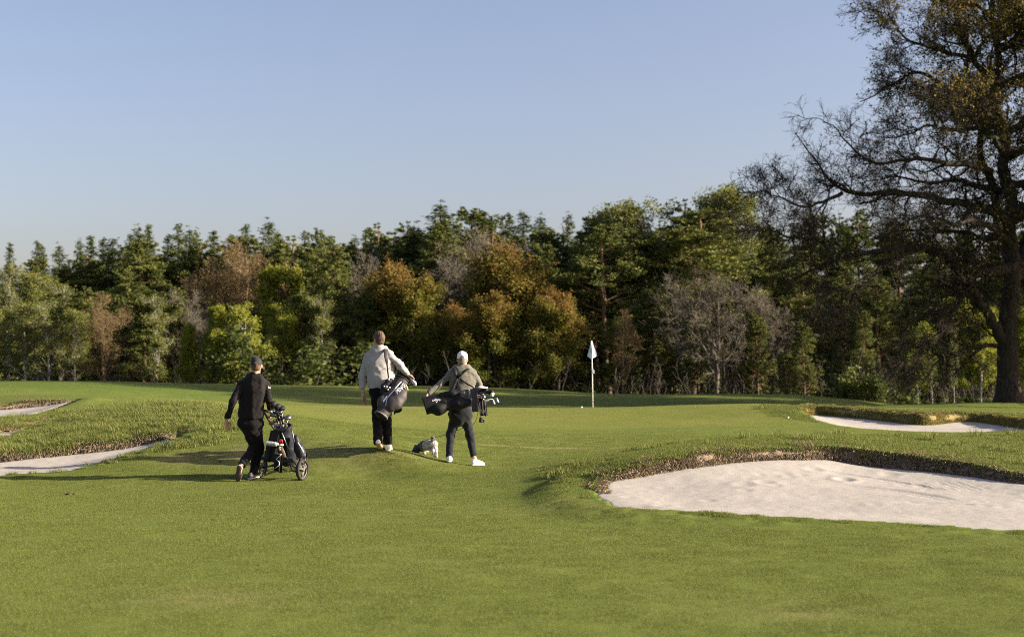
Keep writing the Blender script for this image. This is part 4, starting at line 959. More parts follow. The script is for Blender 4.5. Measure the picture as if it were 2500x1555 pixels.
# ================================================================== THE OLD OAK
def oak():
    g = np.random.default_rng(4); D = 65.0; A = Acc()
    bx, by = PX(2463, 981, D)[:2]; bz = float(ground_z(bx, by)) - .1; base = np.array((bx, by, bz))
    def L(pts): return [PX(x, y, D + dy) - base for x, y, dy in pts]
    m = 9
    guides = []                        # (points, r0, r1)
    def G(pts, r0, r1): guides.append((np.array(L(pts)), r0, r1))
    stem = [(2463, 985, 0), (2462, 920, 0), (2460, 840, 0), (2463, 770, 0), (2470, 700, 0), (2474, 640, .1), (2462, 560, .3), (2470, 490, .5), (2448, 410, .4), (2456, 330, .1), (2426, 240, -.2), (2438, 140, -.3), (2420, 40, 0), (2436, -90, .3), (2442, -220, .4)]
    G(stem, .62, .04)
    G([(2470, 690, 0), (2500, 620, .3), (2520, 540, .8), (2512, 450, 1.2), (2530, 350, 1.5), (2520, 240, 1.6), (2545, 120, 1.9), (2540, 0, 2.2), (2560, -120, 2.4)], .36, .03)
    G([(2466, 640, .2), (2440, 560, .9), (2428, 470, 1.6), (2396, 380, 2.2), (2390, 280, 2.6), (2366, 180, 3), (2360, 80, 3.2), (2340, -30, 3.4)], .28, .03)
    G([(2458, 850, 0), (2430, 800, -.3), (2392, 735, -.9), (2360, 700, -1.4), (2320, 690, -2.2)], .34, .12)
    G([(2470, 655, 0), (2420, 662, -.4), (2355, 662, -.9), (2310, 628, -1.4), (2269, 608, -1.7), (2230, 598, -1.9), (2177, 612, -2.1), (2120, 615, -2.3), (2078, 621, -2.4), (2025, 645, -2.5), (1975, 662, -2.6), (1912, 688, -2.6)], .36, .03)
    G([(2035, 640, -2.5), (2022, 610, -2.7), (1992, 582, -2.9), (1939, 579, -3.1), (1879, 562, -3.2), (1840, 556, -3.2)], .12, .02)
    G([(2250, 603, -1.8), (2200, 622, -2.6), (2163, 640, -3.1), (2137, 665, -3.4), (2071, 701, -3.8), (2010, 730, -4.1), (1985, 765, -4.3), (1960, 800, -4.4)], .16, .02)
    G([(2468, 530, .4), (2400, 510, .2), (2340, 496, .1), (2276, 486, 0), (2220, 476, 0), (2177, 466, -.1), (2111, 473, -.2), (2060, 470, -.3), (2020, 440, -.3), (1998, 403, -.4), (1965, 368, -.4), (1945, 330, -.4)], .27, .02)
    G([(2055, 472, -.3), (2025, 488, -.6), (1995, 500, -.8), (1955, 505, -.9), (1912, 489, -1), (1870, 470, -1), (1835, 455, -1)], .10, .015)
    G([(2456, 340, 0), (2400, 275, .3), (2349, 245, .6), (2282, 198, .9), (2230, 180, 1.1), (2180, 200, 1.2), (2130, 235, 1.2), (2095, 250, 1.3)], .22, .02)
    G([(2420, 420, .2), (2360, 400, -.6), (2309, 397, -1.2), (2250, 390, -1.6), (2203, 390, -1.8), (2150, 397, -2), (2095, 372, -2.1), (2045, 320, -2.2), (2005, 300, -2.3)], .18, .02)
    G([(2442, 210, 0), (2400, 175, -.4), (2370, 130, -.7), (2345, 70, -.9), (2330, 10, -1), (2325, -70, -1), (2330, -140, -1)], .2, .03)
    G([(2380, 145, -.6), (2320, 130, -1.2), (2282, 119, -1.5), (2240, 108, -1.7), (2205, 95, -1.8), (2180, 50, -1.9), (2150, 30, -2), (2130, 20, -2)], .12, .015)
    G([(2350, 720, -1.6), (2330, 760, -2), (2318, 790, -2.2), (2282, 822, -2.5), (2230, 866, -2.8), (2205, 890, -3)], .14, .02)
    G([(2440, 846, 0), (2400, 842, -.4), (2370, 848, -.8), (2325, 866, -1.2), (2280, 892, -1.6), (2250, 930, -1.8)], .12, .015)
    G([(2452, 300, 0), (2400, 310, 1.4), (2340, 320, 2.8), (2270, 310, 4), (2210, 330, 4.8), (2150, 335, 5.4)], .18, .02)
    G([(2464, 470, .3), (2410, 460, 1.6), (2340, 440, 3), (2270, 445, 4.2), (2190, 430, 5), (2120, 440, 5.4)], .2, .02)
    G([(2468, 560, .2), (2420, 580, 1.8), (2360, 570, 3.4), (2290, 560, 4.8), (2220, 565, 5.8), (2150, 545, 6.4)], .22, .02)
    G([(2466, 600, .2), (2430, 560, -1.6), (2380, 540, -3.2), (2320, 545, -4.6), (2250, 530, -5.6), (2190, 545, -6.2)], .22, .02)
    G([(2452, 380, .2), (2420, 330, -1.4), (2380, 290, -2.8), (2330, 260, -4), (2280, 260, -4.8)], .18, .02)
    G([(2436, 60, 0), (2400, 20, 1), (2350, -20, 2), (2300, -60, 2.6)], .13, .02)
    for i in range(17):               # the half of the crown outside the frame and the limbs towards and away from us
        z = g.uniform(4.5, 17); a = g.uniform(-1.25, 1.25); ln = 10.5 * math.sin(min(1.0, (20.5 - z) / 13) * 1.5) * g.uniform(.7, 1.05)
        s0 = np.array(L(stem)); st = np.array([np.interp(z, s0[:, 2], s0[:, k]) for k in range(3)])
        d = np.array((math.cos(a), math.sin(a), g.uniform(.05, .45))); P = [st]
        for q in range(8): P.append(P[-1] + d * ln / 8); d = d + g.normal(size=3) * .17; d[2] += .02; d /= np.linalg.norm(d)
        guides.append((np.array(P), .2 + .05 * (z < 9), .02))
    mb = MB(); polys, radii = [], []
    for pts, r0, r1 in guides:
        c = catmull([np.array(p) for p in pts], .22)
        s = np.linspace(0, 1, len(c)); c += np.stack([vnoise(s * 17 + k * 9, s * 3 + len(polys), 50 + k) for k in range(3)], 1) * .10 * np.minimum(1, s * 5)[:, None] * (r0 < .5)
        r = r0 + (r1 - r0) * s ** (.75 if r0 < .5 else .6)
        if r0 >= .55:
            r = r + .22 * np.exp(-np.maximum(c[:, 2] - 0, 0) / .35); mb.tube(c, r * (1 + .05 * vnoise(s * 60, s, 3)), 14, True)
        else: mb.tube(c, r, 7, True)
        idx = np.linspace(0, len(c) - 1, 24).astype(int); polys.append(c[idx]); radii.append(r[idx])
    GP, GR = np.array(polys), np.array(radii)
    W = np.concatenate([[14] + [13] * (len(guides) - 1)])
    l1, r1 = spawn(GP, np.minimum(GR, .12), 17, g, .12, 1.,   .5, 1.2, (1.1, 2.9), 9, .22, .10, .55, .2, .45, .022)
    A.tubes(l1, r1, 4, .5)
    l2, r2 = spawn(np.concatenate([l1, GP[1:, -9:]]), np.concatenate([r1, np.minimum(GR[1:, -9:], .06)]), 7, g, .1, 1., .45, 1.15, (.6, 1.7), 6, .26, .05, .6, .3, .4, .015)
    A.tubes(l2, r2, 3, .5)
    l3, r3 = spawn(l2, r2, 6, g, .15, 1., .4, 1.1, (.3, .85), 4, .26, .03, .65, .4, .3, .0095)
    A.tubes(l3, r3, 3, .5)
    l4, r4 = spawn(l3, r3, 2, g, .2, 1., .4, 1.0, (.16, .42), 3, .25, .02, .7, .5, .2, .0075)
    A.tubes(l4, r4, 3, .5)
    root = empty("oak_tree", base)
    tag(root, "huge old oak with bare crooked limbs and first golden buds at right", "tree")
    add_obj("trunk", mb.mesh("oak_trunk", B_OAK), root)
    add_obj("branches", A.wood_mesh("oak_branches", B_OAK), root)
    # opening leaves: more of them high up and towards the far side of the crown
    C = np.concatenate([l4[:, 1:].reshape(-1, 3), l3[:, -1]])
    high = C[:, 2] / 19.; inner = C[:, 0]
    prob = .02 + .50 * smooth01(.45, .95, high) * smooth01(-9, -3, inner) + .42 * smooth01(-4, 1, inner) + .08 * vnoise(C[:, 0] * .7, C[:, 2] * .7 + C[:, 1], 6)
    C = C[g.uniform(size=len(C)) < prob]
    C = np.repeat(C, 2, 0) + g.normal(size=(len(C) * 2, 3)) * .07
    tn = np.clip(.45 + .35 * vnoise(C[:, 0] * .45, C[:, 2] * .45, 7) + .35 * (C[:, 2] / 19 - .6) + g.normal(size=len(C)) * .15, 0, 1)
    Bm = Acc(); Bm.leaves(C, .072, tn, g, 1.5)
    add_obj("crown", Bm.leaf_mesh("oak_crown", L_OAKB), root)
    print("oak twigs", len(l3), len(l4), "leaves", len(C))
oak()
print("oak", round(time.time() - T0, 1))
# ================================================================== SOFT SHAPES (people, dog, bags)
class Field:
    """a distance field on a grid; shapes melt into each other; meshed with surface nets"""
    def __init__(s, lo, hi, h):
        s.lo = np.asarray(lo, float); s.h = h
        s.n = np.ceil((np.asarray(hi, float) - s.lo) / h).astype(int) + 1
        s.F = np.full(s.n, .3, np.float32)
        s.ax = [s.lo[k] + h * np.arange(s.n[k]) for k in range(3)]
    def _sl(s, lo, hi):
        a = np.clip(np.floor((np.asarray(lo) - s.lo) / s.h).astype(int), 0, s.n); b = np.clip(np.ceil((np.asarray(hi) - s.lo) / s.h).astype(int) + 1, 0, s.n)
        sl = tuple(slice(a[k], b[k]) for k in range(3))
        X = np.meshgrid(*[s.ax[k][sl[k]].astype(np.float32) for k in range(3)], indexing='ij')
        return sl, np.stack(X, -1)
    def _put(s, sl, d, k, op):
        F = s.F[sl]
        if F.size == 0: return
        if op == 'add':
            h = np.clip(.5 + .5 * (F - d) / k, 0, 1); s.F[sl] = F * (1 - h) + d * h - k * h * (1 - h)
        else:
            d = -d; h = np.clip(.5 - .5 * (F - d) / k, 0, 1); s.F[sl] = F * (1 - h) + d * h + k * h * (1 - h)
    def cone(s, a, b, ra, rb, k=.02, flat=None, op='add'):
        a = np.asarray(a, float); b = np.asarray(b, float); pad = max(ra, rb) * (1.05) + k + .03
        sl, X = s._sl(np.minimum(a, b) - pad, np.maximum(a, b) + pad)
        q = X - a.astype(np.float32); ba = (b - a)
        if flat is not None:
            nrm = np.asarray(flat[0], float); nrm = nrm / np.linalg.norm(nrm); sc = flat[1] - 1
            q = q + (q @ nrm.astype(np.float32))[..., None] * (nrm * sc).astype(np.float32); ba = ba + nrm * (ba @ nrm) * sc
        L = float(ba @ ba) + 1e-9
        t = np.clip((q @ ba.astype(np.float32)) / L, 0, 1)
        d = np.linalg.norm(q - t[..., None] * ba.astype(np.float32), axis=-1) - (ra + (rb - ra) * t)
        if flat is not None: d = d / max(1.0, flat[1] * .75)
        s._put(sl, d, k, op)
    def chain(s, pts, rs, k=.02, flat=None):
        for i in range(len(pts) - 1): s.cone(pts[i], pts[i + 1], rs[i], rs[i + 1], k, flat)
    def ell(s, c, r, R=None, k=.02, op='add'):
        c = np.asarray(c, float); r = np.asarray(r, float); pad = r.max() + k + .03
        sl, X = s._sl(c - pad, c + pad)
        q = X - c.astype(np.float32)
        if R is not None: q = q @ np.asarray(R, np.float32).T
        k0 = np.linalg.norm(q / r.astype(np.float32), axis=-1); k1 = np.linalg.norm(q / (r ** 2).astype(np.float32), axis=-1)
        s._put(sl, k0 * (k0 - 1) / (k1 + 1e-6), k, op)
    def plane(s, p, n, box=None):
        """cut away everything on the side n points to"""
        n = np.asarray(n, float); n = n / np.linalg.norm(n); p = np.asarray(p, float)
        lo, hi = box if box is not None else (s.lo, s.lo + s.h * s.n)
        sl, X = s._sl(lo, hi)
        s.F[sl] = np.maximum(s.F[sl], (X - p.astype(np.float32)) @ n.astype(np.float32))
    def wrinkle(s, amp, freq, seed, zs=1.6, n=5):
        r = np.random.default_rng(seed)
        m = np.abs(s.F) < .06
        i = np.argwhere(m); X = s.lo + i * s.h; d = np.zeros(len(i))
        w = X + .03 * np.sin(X[:, [1, 2, 0]] * 13 + seed)
        for q in range(n):
            k1 = r.normal(size=3); k1[2] *= zs; k1 *= freq * r.uniform(.6, 1.5) / np.linalg.norm(k1); k2 = r.normal(size=3) * freq * .35
            a = np.sin(w @ k1 + r.uniform(0, 6)); d += (np.abs(a) * 2 - 1) * np.sin(w @ k2 + r.uniform(0, 6))
        s.F[m] += (amp * d / n * 1.6).astype(np.float32)
    def mesh(s, name, mat, origin, smooth=True):
        F = s.F; n = s.n
        sg = F < 0
        c = sg[:-1, :-1, :-1].astype(np.int8)
        for dx, dy, dz in ((1, 0, 0), (0, 1, 0), (0, 0, 1), (1, 1, 0), (1, 0, 1), (0, 1, 1), (1, 1, 1)):
            c = c + sg[dx:n[0] - 1 + dx, dy:n[1] - 1 + dy, dz:n[2] - 1 + dz]
        I = np.argwhere((c > 0) & (c < 8))
        idx = np.full(n - 1, -1, np.int32); idx[I[:, 0], I[:, 1], I[:, 2]] = np.arange(len(I))
        C = np.array([(x, y, z) for x in (0, 1) for y in (0, 1) for z in (0, 1)])
        vals = np.stack([F[I[:, 0] + a, I[:, 1] + b, I[:, 2] + d] for a, b, d in C], 1).astype(float)
        acc = np.zeros((len(I), 3)); cnt = np.zeros(len(I))
        for a in range(8):
            for b in range(a + 1, 8):
                if np.abs(C[a] - C[b]).sum() != 1: continue
                va, vb = vals[:, a], vals[:, b]; x = (va < 0) != (vb < 0)
                t = np.where(x, va / np.where(x, va - vb, 1), 0)
                acc += np.where(x[:, None], C[a] + t[:, None] * (C[b] - C[a]), 0); cnt += x
        V = s.lo + s.h * (I + acc / cnt[:, None])
        quads = []
        for ax in range(3):
            o = [1, 1, 1]; o[ax] = 0
            u, v = [k for k in range(3) if k != ax]
            a = sg[tuple(slice(1 if k != ax else 0, -1) for k in range(3))]
            hi = [slice(1, -1)] * 3; hi[ax] = slice(1, None)
            b = sg[tuple(hi)]
            E = np.argwhere(a != b)
            e = E.copy(); e[:, u] += 1; e[:, v] += 1
            fl = a[E[:, 0], E[:, 1], E[:, 2]]
            def cell(du, dv):
                q = e.copy(); q[:, u] += du; q[:, v] += dv; return idx[q[:, 0], q[:, 1], q[:, 2]]
            Q = np.stack([cell(-1, -1), cell(0, -1), cell(0, 0), cell(-1, 0)], 1)
            if ax == 1: Q = Q[:, ::-1]
            Q[~fl] = Q[~fl][:, ::-1]
            quads.append(Q[(Q >= 0).all(1)])
        Q = np.concatenate(quads)
        return make_mesh(name, V - np.asarray(origin, float), Q, mat, smooth)
    def obj(s, name, mat, parent, origin):
        return add_obj(name, s.mesh(name, mat, origin), parent)

def unit(v): v = np.asarray(v, float); return v / (np.linalg.norm(v) + 1e-12)
UP = np.array((0., 0, 1))

def hand(f, wrist, d, pn, th, curl=.5, size=1.0):
    """palm, four unequal fingers bent towards the palm side pn, thumb leaving the side th"""
    d = unit(d); th = unit(th - d * (th @ d)); pn = unit(np.cross(d, th) * np.sign(np.cross(d, th) @ pn))
    R = np.stack([th, pn, d]); s = size
    f.ell(wrist + d * .045 * s, np.array((.041, .019, .056)) * s, R, .012)
    for q, (o, l) in enumerate(((.029, .92), (.010, 1.05), (-.010, 1.0), (-.028, .8))):
        b = wrist + d * .085 * s + th * o * s; c = curl * (1 + .12 * q)
        d1 = unit(d * math.cos(c * .6) + pn * math.sin(c * .6) + th * o * 2); d2 = unit(d * math.cos(c * 1.5) + pn * math.sin(c * 1.5)); d3 = unit(d * math.cos(c * 2.3) + pn * math.sin(c * 2.3))
        p1 = b + d1 * .040 * l * s; p2 = p1 + d2 * .026 * l * s; p3 = p2 + d3 * .018 * l * s
        f.chain([b - d * .02 * s, p1, p2, p3], [.0098 * s, .0092 * s, .0084 * s, .0074 * s], .004)
    b = wrist + d * .03 * s + th * .032 * s; p1 = b + unit(th * .75 + d * .6 + pn * .3) * .04 * s; p2 = p1 + unit(th * .2 + d * .9 + pn * .45) * .032 * s
    f.chain([b - th * .015, p1, p2], [.014 * s, .0115 * s, .0095 * s], .008)

def head(f, c, fd, neck, up=UP):
    up = unit(up); fd = unit(fd - up * (fd @ up)); r = np.cross(fd, up); R = np.stack([r, fd, up])
    f.ell(c + up * .022 - fd * .008, (.075, .096, .098), R, .02)
    f.ell(c + fd * .022 - up * .052, (.058, .072, .070), R, .03)
    f.cone(c + fd * .088 + up * .012, c + fd * .112 - up * .030, .009, .0145, .012)
    f.ell(c + fd * .078 + up * .028, (.052, .018, .012), R, .02)
    f.ell(c + fd * .088 - up * .066, (.024, .012, .010), R, .008)
    f.ell(c + fd * .074 - up * .105, (.026, .022, .018), R, .02)
    for q in (-1, 1):
        f.ell(c + fd * .098 + up * .004 + r * q * .032, (.018, .014, .010), R, .012, 'sub')
        f.ell(c + r * q * .079 - fd * .006 - up * .016, (.011, .023, .034), R, .006)
    f.cone(c - up * .05 - fd * .018, neck, .054, .060, .03)
    return R

def eyes(parent, c, R, origin, mat):
    for q in (-1, 1):
        m = MB(); m.ball(c + R[1] * .083 + R[2] * .004 + R[0] * q * .032, .012, 10, 6); m.obj("eye", mat, parent, origin)

M_SKIN = simple("skin", (.42, .24, .165), .5, .35, var=.12, vscale=14)
M_EYE = simple("eye_white", (.10, .08, .07), .2, .5)
M_BLACK = simple("black_fabric", (.018, .017, .018), .85, .1, var=.3, vscale=9, bump=.25, bscale=260, sheen=.08)
M_JACKET = simple("black_softshell", (.0085, .0075, .0078), .75, .1, var=.25, vscale=7, bump=.2, bscale=220, sheen=.1)
M_TROUSER = simple("charcoal_trousers", (.0075, .0072, .0082), .85, .1, var=.3, vscale=8, bump=.25, bscale=240, sheen=.06)
M_NAVYT = simple("slate_trousers", (.0125, .014, .019), .85, .1, var=.2, vscale=8, bump=.2, bscale=240, sheen=.2)
M_BEIGE = simple("pale_sweater", (.30, .292, .288), .9, .2, var=.08, vscale=8, bump=.25, bscale=200, sheen=.3)
M_OLIVE = simple("olive_top", (.118, .114, .094), .85, .2, var=.12, vscale=8, bump=.25, bscale=220, sheen=.2)
M_WHITE = simple("white_cloth", (.74, .73, .72), .7, .3, var=.05, vscale=14)
M_SHOEW = simple("white_shoe", (.72, .71, .68), .6, .35, var=.08, vscale=25)
M_SHOEG = simple("dark_shoe", (.05, .055, .065), .6, .35, var=.2, vscale=25)
M_SOLEW = simple("pale_sole", (.62, .60, .56), .7, .3, var=.1, vscale=30)
M_SOLEB = simple("tan_rubber_sole", (.085, .058, .047), .8, .2, var=.2, vscale=30)
M_HAIR = simple("brown_hair", (.075, .048, .032), .7, .35, var=.45, vscale=45, bump=.6, bscale=160)
M_HAIRG = simple("short_grey_hair", (.20, .165, .14), .75, .3, var=.3, vscale=60, bump=.4, bscale=200)
M_CAPB = simple("black_cap", (.020, .021, .024), .8, .3, var=.2, vscale=20)
M_DGREY = simple("dark_grey_plastic", (.04, .04, .042), .5, .4)
M_STEEL = simple("brushed_steel", (.22, .22, .23), .38, .5, metal=1.0)
M_GRIP = simple("rubber_grip", (.015, .015, .015), .8, .3)
M_BAGC = simple("charcoal_nylon", (.036, .031, .031), .6, .35, var=.18, vscale=9, bump=.2, bscale=300)
M_BAGB = simple("black_nylon", (.008, .008, .0095), .6, .25, var=.25, vscale=9, bump=.2, bscale=300)
M_BAGN = simple("navy_nylon", (.010, .012, .019), .55, .3, var=.25, vscale=9, bump=.2, bscale=300)
M_TRIM = simple("white_trim", (.72, .71, .70), .5, .4)
M_GREYTRIM = simple("grey_trim", (.34, .33, .31), .6, .3)
M_MINT = simple("mint_trim", (.20, .34, .29), .6, .3)
M_PLUM = simple("plum_grey_towel", (.085, .070, .088), .95, .1, var=.15, vscale=18, bump=.5, bscale=170)
M_RUBBER = simple("black_tyre", (.028, .026, .026), .75, .3, var=.2, vscale=20)
M_RIM = simple("grey_rim", (.12, .108, .102), .55, .4)
M_RED = simple("red_plastic", (.50, .03, .03), .5, .4)
M_CREAM = simple("cream_plastic", (.55, .50, .36), .5, .4)
M_LIMEP = simple("lime_plastic", (.50, .52, .20), .5, .4)

def shoe(parent, heel, toe, up, origin, m_up, m_sole, wide=1.0, collar=.085):
    """a trainer: sole slab and upper, heel and toe are the ends of the sole"""
    heel = np.asarray(heel, float); toe = np.asarray(toe, float); a = unit(toe - heel); L = np.linalg.norm(toe - heel); u = unit(up - a * (up @ a))
    lo = np.minimum(heel, toe) - .13; hi = np.maximum(heel, toe) + .16
    f = Field(lo, hi, .006); fl = (u, 3.0)
    f.chain([heel + a * .042 + u * .012, heel + a * L * .5 + u * .012, toe - a * .10 + u * .012, toe - a * .038 + u * .016], [.040 * wide, .036 * wide, .047 * wide, .036 * wide], .01, fl)
    so = f.mesh("sole", m_sole, origin)
    mid = None
    if m_sole is M_SOLEB:
        f = Field(lo, hi, .006)
        f.chain([heel + a * .042 + u * .030, heel + a * L * .5 + u * .030, toe - a * .10 + u * .030, toe - a * .038 + u * .032], [.045 * wide, .041 * wide, .052 * wide, .041 * wide], .01, fl); f.plane(heel + u * .022, -u)
        mid = f.mesh("midsole", M_SOLEW, origin)
    f = Field(lo, hi, .006)
    f.chain([heel + a * .048 + u * .05, heel + a * L * .5 + u * .048, toe - a * .095 + u * .036, toe - a * .045 + u * .03], [.040 * wide, .041 * wide, .043 * wide, .032 * wide], .02, (u, 1.05))
    f.cone(heel + a * .055 + u * .05, heel + a * .06 + u * collar, .040, .041, .02)
    f.plane(heel + u * .016, -u); f.plane(heel + u * (collar + .018), u)
    o = add_obj("shoe", f.mesh("shoe", m_up, origin), parent)
    s = add_obj("sole", so, o)
    if mid: add_obj("midsole", mid, o)
    mb = MB()                                                            # laces
    sd = np.cross(a, u)
    for q in range(4):
        c = heel + a * L * (.42 + .09 * q) + u * (.092 - .011 * q)
        mb.tube([c - sd * .022 - u * .008, c + u * .002, c + sd * .022 - u * .008], .0035, 5)
    mb.obj("lace", m_sole, o, origin)
    return o

def cap(parent, c, R, origin, mat, opening=True):
    r, fd, up = R
    lo = c - .16; hi = c + .24
    f = Field(np.array(lo), np.array(hi), .006)
    f.ell(c + up * .026 - fd * .006, (.087, .108, .103), R, .01)
    f.plane(c + up * .018, -(up - fd * .10))
    if opening: f.ell(c - fd * .105 + up * .022, (.030, .05, .036), R, .006, 'sub')
    o = f.obj("cap", mat, parent, origin)
    g = Field(np.array(lo), np.array(hi), .006)
    g.ell(c + up * .020 + fd * .125, (.074, .075, .012), R, .01); g.plane(c + fd * .075, -fd)
    g.obj("brim", mat, o, origin)
    m = MB(); m.ball(c + up * .129 - fd * .006, .008, 8, 6)
    a = np.linspace(-1.25, 1.25, 12)
    for th in (0, math.pi / 3, -math.pi / 3):
        h = fd * math.cos(th) + r * math.sin(th)
        m.tube([c + up * .026 - fd * .006 + h * (.0985 + .0095 * abs(math.cos(th))) * math.sin(q) * .985 + up * .1035 * math.cos(q) for q in a], .0018, 5)
    m.obj("seam", mat, o, origin)
    return o

def hair(parent, c, R, origin, mat, amp=.006, thick=.010):
    r, fd, up = R
    f = Field(np.array(c - .17), np.array(c + .2), .006)
    f.ell(c + up * .024 - fd * .010, (.075 + thick, .097 + thick, .098 + thick * 1.5), R, .01)
    f.ell(c - up * .045 - fd * .055, (.060, .045, .05), R, .02)
    f.ell(c + up * .100 + fd * .035, (.055, .06, .030), R, .02)
    f.plane(c + fd * .055, unit(fd - up * .75)); f.plane(c - up * .075, -up)
    for q in (-1, 1): f.ell(c + r * q * .085 - fd * .0 - up * .03, (.03, .032, .045), R, .01, 'sub')
    f.wrinkle(amp, 130, 3, .4)
    return f.obj("hair", mat, parent, origin)

def person(D, j, m_top, m_leg, label, cat="person", yaw=0.0, hyaw=0.0, legr=(.092, .066, .056), armr=(.066, .054, .043), loose=.0, torso=None, hem=None, hands=None, seed=1, collar=True, trouser_end=.0, fup=None):
    """j: joints as (px, py, dy) -> one continuous body; clothing, shoes and headgear are its children"""
    P = {k: PX(v[0], v[1], D + v[2]) for k, v in j.items()}
    gx_, gy_ = P['hip'][0], P['hip'][1]
    base = np.array((gx_, gy_, float(ground_z(gx_, gy_))))
    fw = np.array((math.sin(yaw), math.cos(yaw), 0)); hf = np.array((math.sin(hyaw), math.cos(hyaw), 0))
    pts = np.array(list(P.values())); lo = pts.min(0) - .22; hi = pts.max(0) + .22
    f = Field(lo, hi, .008)
    Rh = head(f, P['head'], hf, P['neck'])
    tz = [(PX(x, y, D + dy), hw, hd) for x, y, dy, hw, hd in torso]
    for (a, wa, da), (b, wb, db) in zip(tz[:-2], tz[1:-1]): f.cone(a, b, wa - .045, wb - .045, .05, (fw, wa / da))
    f.cone(P['neck'], tz[0][0], .06, .10, .05)
    for s in 'LR':
        f.chain([P['sh' + s], P['el' + s], P['wr' + s]], [.044, .033, .027], .02)
        f.chain([P['hip' + s], P['kn' + s], P['an' + s]], [.074, .046, .033], .03)
        fu = np.array((fup or {}).get(s, (0, 0, 1)), float); f.cone(P['an' + s], P['he' + s] * .75 + P['to' + s] * .25 + unit(fu) * .055, .034, .030, .02)
        dn, pn, th, cu = hands[s]
        dv = unit(P['wr' + s] - P['el' + s]) if dn is None else unit(np.array(dn, float))
        hand(f, P['wr' + s], dv, np.array(pn, float), np.array(th, float), cu)
    body = add_obj("person", f.mesh("person_body", M_SKIN, base), None, base)
    tag(body, label, cat)
    # top
    g = Field(lo, hi, .0105)
    for (a, wa, da), (b, wb, db) in zip(tz[:-1], tz[1:]): g.cone(a, b, wa, wb, .04, (fw, wa / da))
    for s in 'LR':
        w = P['wr' + s]; e = P['el' + s]; w2 = w - unit(w - e) * .020
        g.cone(tz[0][0] + (P['sh' + s] - tz[0][0]) * .35 + UP * .03, P['sh' + s], .072, armr[0] + .002, .04)
        g.chain([P['sh' + s], e, w2], armr, .022)
    if hem is not None: g.plane(PX(hem[0], hem[1], D), -UP)
    g.wrinkle(.014 + loose, 17, seed, .9); g.wrinkle(.007, 38, seed + 5)
    if collar:
        nk = P['neck'] + UP * .03; g.cone(nk - UP * .05, nk + UP * .012 - hf * .004, .074, .066, .03); g.plane(nk + UP * .022, UP, (nk - .13, nk + .16))
    top = g.obj("jacket" if m_top is M_JACKET else "sweater", m_top, body, base)
    # trousers
    g = Field(lo, hi, .0105)
    g.cone(P['hipL'], P['hipR'], .104, .104, .05, (fw, 1.0)); g.cone(P['hip'] + UP * .20, P['hip'] - UP * .02, .168, .160, .04, (fw, 1.35))
    for s in 'LR':
        an = P['an' + s] + UP * trouser_end
        g.chain([P['hipL'] * .88 + P['hipR'] * .12 if s == 'L' else P['hipR'] * .88 + P['hipL'] * .12, P['kn' + s], an], legr, .03)
    for s in 'LR':
        an = P['an' + s] + UP * trouser_end; dd = unit(an - P['kn' + s])
        g.plane(an - dd * .0, dd, (an - .1, an + .1))
    g.wrinkle(.012 + loose, 18, seed + 9); g.wrinkle(.004, 42, seed + 12)
    tr = g.obj("trousers", m_leg, body, base)
    eyes(body, P['head'], Rh, base, M_EYE)
    return body, P, base, Rh, tz, fw

def cloth(name, top_a, top_b, drop, bulge, mat, label, cat, seed, n=14, m=14, pinch=1.0, thick=.006, corner=None):
    """a towel hung from the line top_a - top_b, with soft vertical folds"""
    a = np.asarray(top_a, float); b = np.asarray(top_b, float); drop = np.asarray(drop, float); bulge = unit(bulge)
    u, v = np.meshgrid(np.linspace(0, 1, n), np.linspace(0, 1, m), indexing='ij')
    c = (a + b) / 2
    w = 1 + (pinch - 1) * v
    P = c + (u - .5)[..., None] * w[..., None] * (b - a) + v[..., None] * drop
    P = P + bulge * ((.018 * np.sin(u * 13 + seed + v * 1.2) + .01 * np.sin(u * 25 + seed * 2)) * (.35 + v))[..., None] * np.linalg.norm(b - a) / .15
    P[..., 2] += .012 * vnoise(u * 4 + seed, v * 2, seed) * v
    if corner is not None: P = P + (v * (u if corner[0] else 1 - u))[..., None] * np.asarray(corner[1], float)
    V = np.concatenate([(P + bulge * thick / 2).reshape(-1, 3), (P - bulge * thick / 2).reshape(-1, 3)])
    i, j = np.meshgrid(np.arange(n - 1), np.arange(m - 1), indexing='ij'); q = (i * m + j).ravel(); o = n * m
    F = [np.stack([q, q + m, q + m + 1, q + 1], 1), np.stack([q, q + 1, q + m + 1, q + m], 1) + o]
    def rim(ids): ids = np.array(ids); return np.stack([ids[:-1], ids[1:], ids[1:] + o, ids[:-1] + o], 1)
    F += [rim(np.arange(m)), rim(np.arange(m) + (n - 1) * m), rim(np.arange(n) * m), rim(np.arange(n) * m + m - 1)]
    org = c
    ob = add_obj(name, make_mesh(name, V - org, np.concatenate(F), mat), None, org)
    if label: tag(ob, label, cat)
    return ob, P

def text_mesh(s, size=1.0, shear=0.0, offset=0.0, space=1.0):
    cu = bpy.data.curves.new("t", 'FONT'); cu.body = s; cu.size = size; cu.shear = shear; cu.offset = offset; cu.align_x = 'CENTER'; cu.align_y = 'CENTER'; cu.space_character = space; cu.resolution_u = 3
    o = bpy.data.objects.new("t", cu); scene.collection.objects.link(o)
    bpy.context.view_layer.update()
    me = bpy.data.meshes.new_from_object(o.evaluated_get(bpy.context.evaluated_depsgraph_get()))
    V = np.array([v.co[:] for v in me.vertices]); F = [tuple(p.vertices) for p in me.polygons]
    bpy.data.objects.remove(o, do_unlink=True); bpy.data.curves.remove(cu); bpy.data.meshes.remove(me)
    return V[:, :2], F

